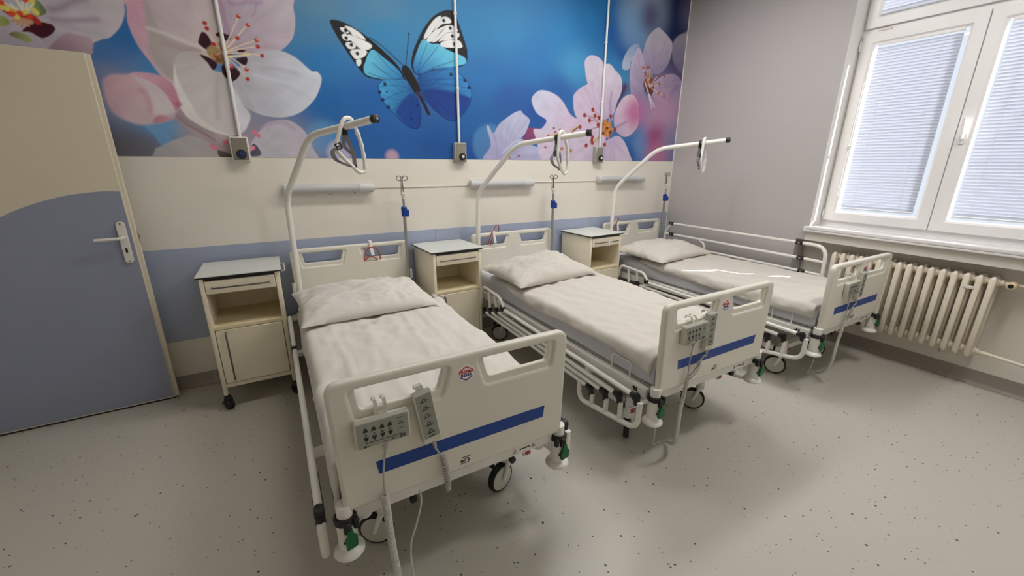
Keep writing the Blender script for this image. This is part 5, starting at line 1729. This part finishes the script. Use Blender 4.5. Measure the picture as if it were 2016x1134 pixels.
def infusion_pole(n):
    t = thing('infusion_pole', ('steel infusion pole with blue clamp standing at ', 'steel infusion pole with blue clamp at the head of ', 'steel infusion pole with blue clamp in the corner behind ')[n] + WHO[n], 'infusion pole', (BX[n] + .41, -.135, .44), 0, 'infusion poles')
    dz = (.0, -.006, .004)[n]
    MB().tube([(0, 0, 0), (0, 0, .735 + dz)], .0125, 14).build('outer_tube', 'steel', t)
    MB().tube([(0, 0, .73 + dz), (0, 0, .86 + dz)], .009, 12).build('inner_rod', 'steel', t)
    m = MB()
    m.lathe([(.015, .705), (.022, .71), (.024, .775), (.017, .783)], (0, 0, dz), (0, 0, 1), 16)
    m.rbox(.006, .034, -.026, .0, .705 + dz, .76 + dz, .006, 2)
    m.build('height_clamp', 'blue_clamp', t)
    m = MB()
    m.lathe([(.012, .845), (.014, .85), (.014, .885), (.008, .895)], (0, 0, dz), (0, 0, 1), 14)
    m.lathe([(.02, .876), (.025, .879), (.025, .886), (.02, .889)], (0, 0, dz), (0, 0, 1), 16)
    m.build('hook_collar', 'handle', t)
    for sx in (-1, 1):
        cx, cz = sx * .023, 1.0
        arc = [(cx + .016 * math.cos(a), 0, cz + dz + .016 * math.sin(a)) for a in [math.pi * (1.5 if sx < 0 else 1.5) + sx * (k / 12) * math.pi * 1.7 for k in range(13)]]
        path = [(sx * .004, 0, .885 + dz), (sx * .007, 0, .93 + dz)] + [(p[0], p[1], p[2]) for p in arc]
        pa = fillet([(sx * .004, .0, .885 + dz), (sx * .012, 0, .965 + dz), (sx * .004, 0, 1.0 + dz)], .02)
        pa = [(sx * .008, 0, .885 + dz), (-sx * .002, 0, .985 + dz)] + [(cx + .020 * math.cos(a), 0, cz + dz + .018 * math.sin(a)) for a in [math.pi / 2 * (1 - sx) + math.pi + sx * 0 - sx * (k / 14) * math.pi * 1.75 for k in range(15)]]
        MB().tube(pa, .0030, 8).build('hook', 'steel_dark', t)
        pb = [(sx * .010, .016, .885 + dz), (sx * .004, .014, .985 + dz), (sx * .01, .016, 1.01 + dz)]
        MB().tube(pb, .0026, 8).build('hook', 'steel_dark', t)
    return t


for n in range(3):
    lifting_pole(n)
    trapeze(n)
    infusion_pole(n)


# ------------------------------------------------------------------ controls hung on the footboards
def arrow(m, x, z, up, y, w=.0075, h=.016):
    s = 1 if up else -1
    pts = [(x - w, z), (x - w * .75, z + s * h * .45), (x, z + s * h), (x + w * .75, z + s * h * .45), (x + w, z)]
    flat(m, pts, y, .0006)


def control_panel(n):
    cx, cz = ((-.290, .757), (-.243, .770), (-.170, .752))[n]
    y = -2.2525
    t = thing('control_panel', ('grey attendant control panel hung on the footboard of ' + WHO[n]), 'control panel', (BX[n] + cx, y, cz), 0, 'attendant control panels')
    w, h = .170, .098
    if n:
        t.rotation_euler = (0, R(-2), 0)
    m = MB()
    m.mesh(plate(round_poly([(-w / 2, -h / 2), (w / 2, -h / 2), (w / 2, h / 2), (-w / 2, h / 2)], .010, 4), [], .013, .004, 2), Matrix.Translation((0, -.0145, 0)) @ UPRIGHT)
    m.build('panel_body', 'control_body', t)
    f = MB()
    flat(f, round_poly([(-w / 2 + .006, -h / 2 + .006), (w / 2 - .006, -h / 2 + .006), (w / 2 - .006, h / 2 - .007), (-w / 2 + .006, h / 2 - .007)], .006, 3), -.0277)
    fo = f.build('keypad', 'control', t, smooth=False)
    p = MB()
    yy = -.0288
    for k in range(4):
        x = -.052 + .0245 * k
        arrow(p, x, .012, True, yy)
        arrow(p, x, -.006, False, yy)
        p.lathe([(.0022, 0), (.0022, .0005)], (x, yy, .004), (0, -1, 0), 8)
        flat(p, [(x - .005, -.0012), (x + .005, -.0012), (x + .005, -.0005), (x - .005, -.0005)], yy)
    flat(p, [(-.052, -.0275), (.058, -.0275), (.058, -.0265), (-.052, -.0265)], yy)
    for k in range(4):
        x = -.052 + .0245 * k
        flat(p, [(x - .0004, -.0275), (x + .0004, -.0275), (x + .0004, -.023), (x - .0004, -.023)], yy)
    for x, z in ((.052, .030), (.056, .008), (.054, -.008)):
        p.tube([(x - .008, yy, z), (x + .008, yy, z + .003)], .0008, 5)
    p.lathe([(.0022, 0), (.0022, .0005)], (.054, yy, .018), (0, -1, 0), 8)
    for k in range(3):
        p.tube([(.048 + .005 * k, yy, .010 + .003 * (k % 2)), (.051 + .005 * k, yy, .013)], .0007, 5)
    flat(p, [(.050, -.0335), (.068, -.0335), (.068, -.0305), (.050, -.0305)], yy)
    p.mesh(text_mesh('LINAK', .0072, .0003, 0, .0002), Matrix.Translation((.058, yy, -.039)) @ UPRIGHT)
    # key, cradle and heart-lung symbols
    p.lathe([(.0035, 0), (.0035, .0005)], (-.058, yy, -.039), (0, -1, 0), 10)
    p.tube([(-.056, yy, -.039), (-.046, yy, -.039)], .001, 5)
    p.tube([(.0, yy, -.035), (.004, yy, -.040), (.009, yy, -.037)], .0009, 5)
    p.tube([(.003, yy, -.041), (.008, yy, -.041)], .0009, 5)
    p.tube([(.022, yy, -.037), (.036, yy, -.037)], .0009, 5)
    p.lathe([(.002, 0), (.002, .0005)], (.027, yy, -.034), (0, -1, 0), 8)
    p.build('key_symbols', 'print', fo, smooth=False)
    # twin hook over the edge of the opening
    hk = MB()
    for x in (-.012, .016):
        ribbon(hk, [(x, -.006, h / 2 - .01), (x, -.005, .845 - cz - .005), (x, .004, .850 - cz), (x, .030, .850 - cz), (x, .036, .835 - cz)], (1, 0, 0), .011, .003)
    hk.rbox(-.019, .023, -.008, -.003, h / 2 - .015, h / 2 + .008, .002, 1)
    hk.build('hanger_hook', 'control_body', t)
    # strain relief and cord; coordinates relative to the panel
    g = MB()
    g.lathe([(.0105, 0), (.0095, .004), (.010, .006), (.008, .012), (.0085, .014), (.0065, .022), (.004, .030)], (.004, -.014, -h / 2), (0, 0, -1), 12)
    g.build('strain_relief', 'cord', t)
    W_ = lambda x, yw, z: (x - cx, yw - y, z - cz)
    if n == 0:
        a = smooth_path([(.004, -.014, -h / 2 - .028), W_(-.300, -2.268, .60), W_(-.303, -2.268, .50)], 6)
        MB().tube(a, .0034, 8).build('cord', 'cord', t)
        b = smooth_path([W_(-.303, -2.268, .505), W_(-.300, -2.262, .42), W_(-.296, -2.258, .30), W_(-.290, -2.258, .20), W_(-.283, -2.255, .11), W_(-.275, -2.235, .035)], 8)
        hx = helix(b, .0095, .0088, 10)
        MB().tube(hx, .0042, 6).build('coiled_cord', 'cord_light', t)
        c = smooth_path([b[-1], W_(-.262, -2.25, .012), W_(-.25, -2.36, .006), W_(-.20, -2.45, .006), W_(-.10, -2.50, .006)], 6)
        MB().tube(c, .005, 8).build('cord', 'cord_light', t)
    else:
        jx = (-.256, -.170)[n - 1]
        a = smooth_path([(.004, -.014, -h / 2 - .028), W_(jx + .004, -2.268, .62), W_(jx, -2.270, .53)], 6)
        MB().tube(a, .0032, 8).build('cord', 'cord', t)
        b = smooth_path([W_(jx, -2.272, .535), W_(jx - .012, -2.27, .45), W_(jx - .022, -2.265, .33), W_(jx - .02, -2.26, .20), W_(jx + .02, -2.22, .09), W_(jx + .07, -2.15, .025)], 8)
        hx = helix(b[:14], .0075, .0085, 10)
        MB().tube(hx, .0036, 6).build('coiled_cord', 'cord', t)
        MB().tube(b, .010, 10).build('cord_sleeve', 'cord_light', t)
        c = smooth_path([b[-1], W_(jx + .06, -2.11, .012), W_(jx - .02, -2.12, .03), W_(jx - .07, -2.16, .12), W_(jx - .09, -2.18, .26), W_(jx - .10, -2.19, .40)], 7)
        MB().tube(c, .003, 8).build('cord', 'cord_light', t)
    return t


def hand_control(n):
    cx, cz, an = ((-.146, .753, R(8.5)), (-.125, .755, R(1)), (-.045, .752, R(-1)))[n]
    y = -2.2525
    t = thing('hand_control', ('slim grey patient hand control hung on the footboard of ' + WHO[n]), 'hand control', (BX[n] + cx, y, cz), 0, 'patient hand controls')
    t.rotation_euler = (0, -an, 0)
    t.rotation_euler = (0, an * -1 if False else an * -1, 0)
    w, h = .062, .195
    m = MB()
    m.mesh(plate(round_poly([(-w / 2, -h / 2), (w / 2, -h / 2), (w / 2, h / 2), (-w / 2, h / 2)], .004, 3), [], .013, .003, 2), Matrix.Translation((0, -.0145, 0)) @ UPRIGHT)
    m.build('handset_body', 'control_body', t)
    f = MB()
    flat(f, round_poly([(-w / 2 + .005, -h / 2 + .022), (w / 2 - .004, -h / 2 + .022), (w / 2 - .004, h / 2 - .006), (-w / 2 + .005, h / 2 - .006)], .003, 3), -.0277)
    fo = f.build('keypad', 'control', t, smooth=False)
    p = MB()
    yy = -.0288
    for k in range(5):
        z = .070 - .030 * k
        ring = [(math.cos(a) * .006, yy, z + math.sin(a) * .0055) for a in [2 * math.pi * q / 12 for q in range(12)]]
        p.tube(ring, .0012, 5, closed=True)
        p.tube([(-.013, yy, z - .005 - .001 * k), (-.006, yy, z - .003)], .0013, 5)
        p.tube([(.006, yy, z - .001), (.013, yy, z + (-.001 if k < 3 else -.005))], .0010, 5)
        p.tube([(-.004, yy, z + .009), (-.002, yy, z + .012)], .0007, 5)
        p.tube([(.003, yy, z + .009), (.005, yy, z + .012)], .0007, 5)
        if k > 2:
            p.tube([(-.013, yy, z - .008), (.012, yy, z - .008)], .0011, 5)
    flat(p, [(-.010, -.071), (.012, -.071), (.012, -.068), (-.010, -.068)], yy)
    p.build('key_symbols', 'print', fo, smooth=False)
    b = MB()
    for k in range(5):
        z = .070 - .030 * k
        pts = fillet([(-.024, yy, z - .011), (.024, yy, z - .011), (.024, yy, z + .013), (-.024, yy, z + .013)], .0115, 5, closed=True)
        b.tube(pts, .0005, 4, closed=True)
    b.build('key_outline', 'box_grey', fo)
    hk = MB()
    ribbon(hk, [(0, -.002, .07), (0, -.002, h / 2 + .004), (0, .006, h / 2 + .007), (0, .030, h / 2 + .004), (0, .034, h / 2 - .012)], (1, 0, 0), .026, .003)
    hk.build('hanger_hook', 'control_body', t)
    g = MB()
    g.lathe([(.009, 0), (.0085, .004), (.0065, .025), (.0035, .045)], (.004, -.014, -h / 2), (0, 0, -1), 12)
    g.build('strain_relief', 'cord', t)
    # cord in the frame of the tilted handset
    rot = Matrix.Rotation(an, 4, 'Y')
    W_ = lambda x, yw, z: tuple(rot @ Vector((x - cx, yw - y, z - cz)))
    s0 = (.004, -.014, -h / 2 - .04)
    if n == 0:
        a = smooth_path([s0, W_(-.108, -2.268, .590), W_(-.100, -2.268, .575)], 6)
        b = smooth_path([W_(-.100, -2.268, .578), W_(-.090, -2.268, .52), W_(-.084, -2.266, .46), W_(-.084, -2.262, .425)], 8)
        MB().tube(helix(b, .0085, .0125, 12), .0040, 6).build('coiled_cord', 'cord', t)
    else:
        jx = (-.256, -.170)[n - 1]
        a = smooth_path([s0, W_(cx - .015, -2.268, .62), W_(cx - .04, -2.27, .60)], 6)
        b = smooth_path([W_(cx - .04, -2.27, .602), W_(cx - .065, -2.275, .56), W_(jx + .02, -2.275, .53), W_(jx + .004, -2.272, .525)], 8)
        MB().tube(helix(b, .0085, .013, 12), .0034, 6).build('coiled_cord', 'cord', t)
    MB().tube(a, .0032, 8).build('cord', 'cord', t)
    return t


for n in range(3):
    control_panel(n)
    hand_control(n)

# ------------------------------------------------------------------ orange cables clipped to the headboards
for n, (x, a, b) in enumerate(((.135, .10, .03), (-.215, .05, .04), (-.26, .04, .03))):
    t = thing('orange_cable', 'orange cable with white clip looped over the headboard of ' + WHO[n], 'cable', (BX[n] + x, -.092, .95), 0, 'orange cables')
    if n == 0:
        P = [(-.055, .004, -.145), (-.05, -.006, -.09), (-.02, -.012, -.04), (.0, -.01, -.035), (.04, -.004, -.05), (.065, .004, -.10), (.07, .006, -.145)]
        P2 = [(-.05, .004, -.14), (-.03, -.004, -.115), (.0, -.006, -.11), (.035, .0, -.13), (.045, .004, -.145)]
    else:
        P = [(-.05, .03, -.16), (-.052, .0, -.09), (-.03, -.006, -.02), (.01, -.006, .045), (.04, .0, .062), (.065, .02, .04), (.07, .045, -.03)]
        P2 = [(-.02, .03, -.14), (-.03, -.004, -.09), (-.012, -.008, -.05), (.01, .01, -.06)]
        if n == 2:
            P = [(p[0] * .6, p[1], p[2] * .55) for p in P]
    MB().tube(smooth_path(P, 7), .0042, 8).build('cable_loop', 'orange_cord', t)
    MB().tube(smooth_path(P2, 7), .0042, 8).build('cable_loop', 'orange_cord', t)
    m = MB()
    ribbon(m, [(0, .035, -.03), (0, .036, .006), (0, .030, .012), (0, -.004, .012), (0, -.008, -.02), (.004, -.008, -.055)], (1, 0, 0), .022, .005)
    m.build('clip', 'sticker', t)
    m = MB()
    ribbon(m, [(.002, -.009, -.045), (.01, -.016, -.10)], (1, 0, 0), .024, .008)
    m.build('plug', 'sticker', t)


# ================================================================== bedside cabinets
def cabinet(n):
    cx, front = ((-.243, -.472), (1.205, -.452), (2.765, -.452))[n]
    label = ('cream bedside cabinet between the door and the first bed',
             'cream bedside cabinet between the first and the middle bed',
             'cream bedside cabinet with a white ribbon on its drawer handle, between the middle bed and the window bed')[n]
    if n == 2:
        label = 'cream bedside cabinet with a white ribbon tied to its drawer handle'
    D = .435
    t = thing('bedside_cabinet', label, 'cabinet', (cx, front + D / 2, 0), 0, 'bedside cabinets')
    if n == 1:
        t.rotation_euler.z = R(3)
    if n == 2:
        t.rotation_euler.z = R(3.5)
    w, y0, y1 = .212, -D / 2 + .006, D / 2 - .006
    top = MB().rbox(-.226, .226, -D / 2 - .004, D / 2, .894, .900, .0012, 1).build('top', 'hpl', t)
    MB().rbox(-.2255, .2255, -D / 2 - .0035, D / 2 - .0005, .886, .8945, .001, 1).build('edge_band', 'black', top)
    MB().box(-.19, .19, y0 + .006, y1 - .01, .870, .887).build('shadow_gap', 'black', t, smooth=False)
    s = MB()
    for sx in (-1, 1):
        a, b = sorted((sx * w, sx * (w - .026)))
        s.rbox(a, b, y0, y1, .125, .886, .007, 2)
        s.rbox(a, b, y0, y0 + .03, .095, .14, .006, 1)
        s.rbox(a, b, y1 - .03, y1, .095, .14, .006, 1)
        s.build('side_panel', 'cabinet', t)
        s = MB()
    MB().rbox(-w + .02, w - .02, y1 - .014, y1 - .002, .15, .88, .002, 1).build('back_panel', 'cabinet', t)
    MB().rbox(-w + .022, w - .022, y0 + .004, y1 - .01, .149, .178, .003, 1).build('bottom_panel', 'cabinet', t)
    MB().rbox(-w + .022, w - .022, y0 + .002, y1 - .012, .548, .572, .003, 1).build('shelf', 'cabinet_in', t)
    MB().rbox(-w + .022, w - .022, y0 + .012, y1 - .012, .780, .790, .002, 1).build('drawer_floor', 'cabinet_in', t)
    d = MB().rbox(-w + .028, w - .028, y0 - .002, y0 + .016, .786, .868, .003, 1).build('drawer', 'cabinet', t)
    MB().tube(fillet([(-.150, y0, .826), (-.150, y0 - .026, .826), (.150, y0 - .026, .826), (.150, y0, .826)], .012, 4), .0048, 8).build('handle', 'steel_dark', d)
    d = MB().rbox(-w + .029, w - .029, y0 - .001, y0 + .016, .181, .545, .003, 1).build('door', 'cabinet', t)
    MB().box(-w + .026, w - .026, y0 + .010, y0 + .014, .178, .548).build('door_gap', 'black', t, smooth=False)
    MB().tube(fillet([(-.130, y0, .527), (-.130, y0 - .026, .527), (-.130, y0 - .026, .205), (-.130, y0, .205)], .012, 4), .0048, 8).build('handle', 'steel_dark', d)
    for sx in (-1, 1):
        for yy, a in ((y0 + .016, .5), (y1 - .016, -.4)):
            o = Vector((sx * (w - .014) + .012 * math.sin(a), yy - .012 * math.cos(a), .036))
            ax = Vector((math.cos(a), math.sin(a), 0))
            c = MB()
            c.lathe([(.016, .088), (.017, .096)], (sx * (w - .014), yy, 0), (0, 0, 1), 12)
            c.lathe([(.022, .060), (.026, .066), (.022, .084), (.010, .089)], (o.x, o.y, 0), (0, 0, 1), 14)
            c.lathe([(.020, -.019), (.033, -.019), (.036, -.013), (.036, -.003), (.028, -.003), (.028, .003), (.036, .003), (.036, .013), (.033, .019), (.020, .019)], o, ax, 20)
            c.rbox(-.008, .008, -.03, .0, -.005, .005, .003, 1, Matrix.Translation(o + Vector((-.02 * sx * 0 - .024, -.02, .03))))
            c.build('caster', 'rubber', t)
    # towel rail at the side
    MB().tube(fillet([(w, y1 - .06, .86), (w + .035, y1 - .06, .86), (w + .035, y0 + .12, .86), (w, y0 + .12, .86)], .012, 4), .004, 8).build('towel_rail', 'handle', t)
    if n == 2:
        b = MB()
        ribbon(b, smooth_path([(.045, y0 - .032, .832), (.02, y0 - .036, .842), (.0, y0 - .033, .826), (-.02, y0 - .04, .80), (-.03, y0 - .038, .785)], 5), (.4, 0, 1), .011, .002)
        ribbon(b, smooth_path([(.01, y0 - .034, .836), (.0, y0 - .04, .815), (.012, y0 - .036, .79)], 5), (1, 0, .2), .011, .002)
        b.build('ribbon', 'sticker', t)
    return t


for n in range(3):
    cabinet(n)

# ------------------------------------------------------------------ wall lamps over the beds
for n, (a, b, z) in enumerate(((.072, .702, 1.372), (1.518, 2.180, 1.380), (2.975, 3.655, 1.400))):
    t = thing('wall_lamp', ('long tubular wall lamp over the bed nearest the door', 'long tubular wall lamp over the middle bed', 'long tubular wall lamp by the corner over the window bed')[n], 'wall lamp', ((a + b) / 2, 0, z), 0, 'tubular wall lamps')
    L = (b - a) / 2
    m = MB()
    m.rbox(-L + .01, L - .01, -.022, 0, -.03, .03, .004, 1)
    m.build('back_plate', 'handle', t)
    def tubeprof(x0, x1, r):
        q = MB()
        q.tube(fillet([(x0, -.034, 0), (x1, -.034, 0)], 0), r, 24)
        return q
    tubeprof(-L + .035, L - .11, .0335).build('diffuser', 'diffuser', t)
    m = MB()
    m.lathe([(.020, 0), (.033, .006), (.0365, .014), (.0365, .112), (.033, .116)], (L, -.034, 0), (-1, 0, 0), 24)
    m.build('end_cap', 'lamp_cap', t)
    m = MB()
    m.lathe([(.020, 0), (.033, .006), (.0365, .014), (.0365, .038)], (-L, -.034, 0), (1, 0, 0), 24)
    m.build('end_cap', 'lamp_cap', t)
    MB().rbox(L - .155, L - .142, -.04, -.03, -.037, -.030, .002, 1).build('switch', 'black', t)
    if n == 0:
        MB().tube(smooth_path([(-.03, -.035, -.032), (-.015, -.035, -.043), (.01, -.035, -.043), (.025, -.035, -.032)], 5), .0015, 6).build('pull_loop', 'steel', t)
for n, (a, b, z, lab) in enumerate(((.705, 1.515, 1.3675, 'thin white cable duct joining the first and second wall lamps'), (2.183, 2.972, 1.385, 'thin white cable duct joining the second and third wall lamps'))):
    m = MB().rbox(a, b, -.008, 0, z - .005, z + .005, .002, 1)
    tag(m.build('cable_duct', 'wall'), lab, 'cable duct', 'cable ducts between the lamps')

# ------------------------------------------------------------------ junction boxes and conduits
for n, (x, z0, z1) in enumerate(((-.140, 1.560, 1.715), (1.438, 1.562, 1.720), (2.972, 1.566, 1.722))):
    lab = ('steel faced socket box with a blue socket above the first bed', 'grey socket box with a black socket above the middle of the wall', 'grey socket box with a black socket on the blossom near the corner')[n]
    t = thing('socket_box', lab, 'socket box', (x, 0, (z0 + z1) / 2), 0, 'socket boxes on the mural')
    hh = (z1 - z0) / 2
    MB().rbox(-.053, .053, -.048, 0, -hh, hh, .004, 1).build('box_body', ('handle', 'box_grey', 'box_grey')[n], t)
    pl = MB().rbox(-.044, .044, -.052, -.046, -hh + .008, hh - .008, .002, 1).build('face_plate', 'box_plate', t)
    s = MB()
    zc = -hh + .045
    s.lathe([(.030, 0), (.030, .008), (.026, .016), (.020, .017)], (.012 if n else .004, -.050, zc), (0, -1, 0), 22)
    so = s.build('socket', 'black', pl)
    MB().lathe([(.012, 0), (.012, .004), (.008, .006)], (.012 if n else .004, -.066, zc), (0, -1, 0), 16).build('socket_core', 'socket_blue' if n == 0 else 'handle', so)
    if n == 0:
        ring = [(.004 + .019 * math.cos(2 * math.pi * q / 20), -.068, zc + .019 * math.sin(2 * math.pi * q / 20)) for q in range(20)]
        MB().tube(ring, .003, 6, closed=True).build('socket_ring', 'socket_blue', so)
    for sx in (-1, 1):
        for sz in (-1, 1):
            MB().lathe([(.0035, 0), (.003, .0015)], (sx * .037, -.052, sz * (hh - .015)), (0, -1, 0), 8).build('screw', 'steel_dark', pl)
    c = thing('conduit', ('white conduit pipe over the largest blossom', 'white conduit pipe crossing the butterfly wing', 'white conduit pipe rising over the pink blossom cluster')[n], 'conduit', (x + (.01, 0, .02)[n], -.016, z1), 0, 'conduit pipes on the mural')
    MB().tube([(0, 0, 0), (0, 0, H - z1)], .0105, 12).build('pipe', 'conduit', c)
    for zz in (.42, .95):
        q = MB()
        q.lathe([(.0125, -.008), (.0135, -.006), (.0135, .006), (.0125, .008)], (0, 0, zz), (0, 0, 1), 12)
        q.rbox(-.012, .012, .004, .016, zz - .008, zz + .008, .002, 1)
        q.build('pipe_clip', 'conduit', c)
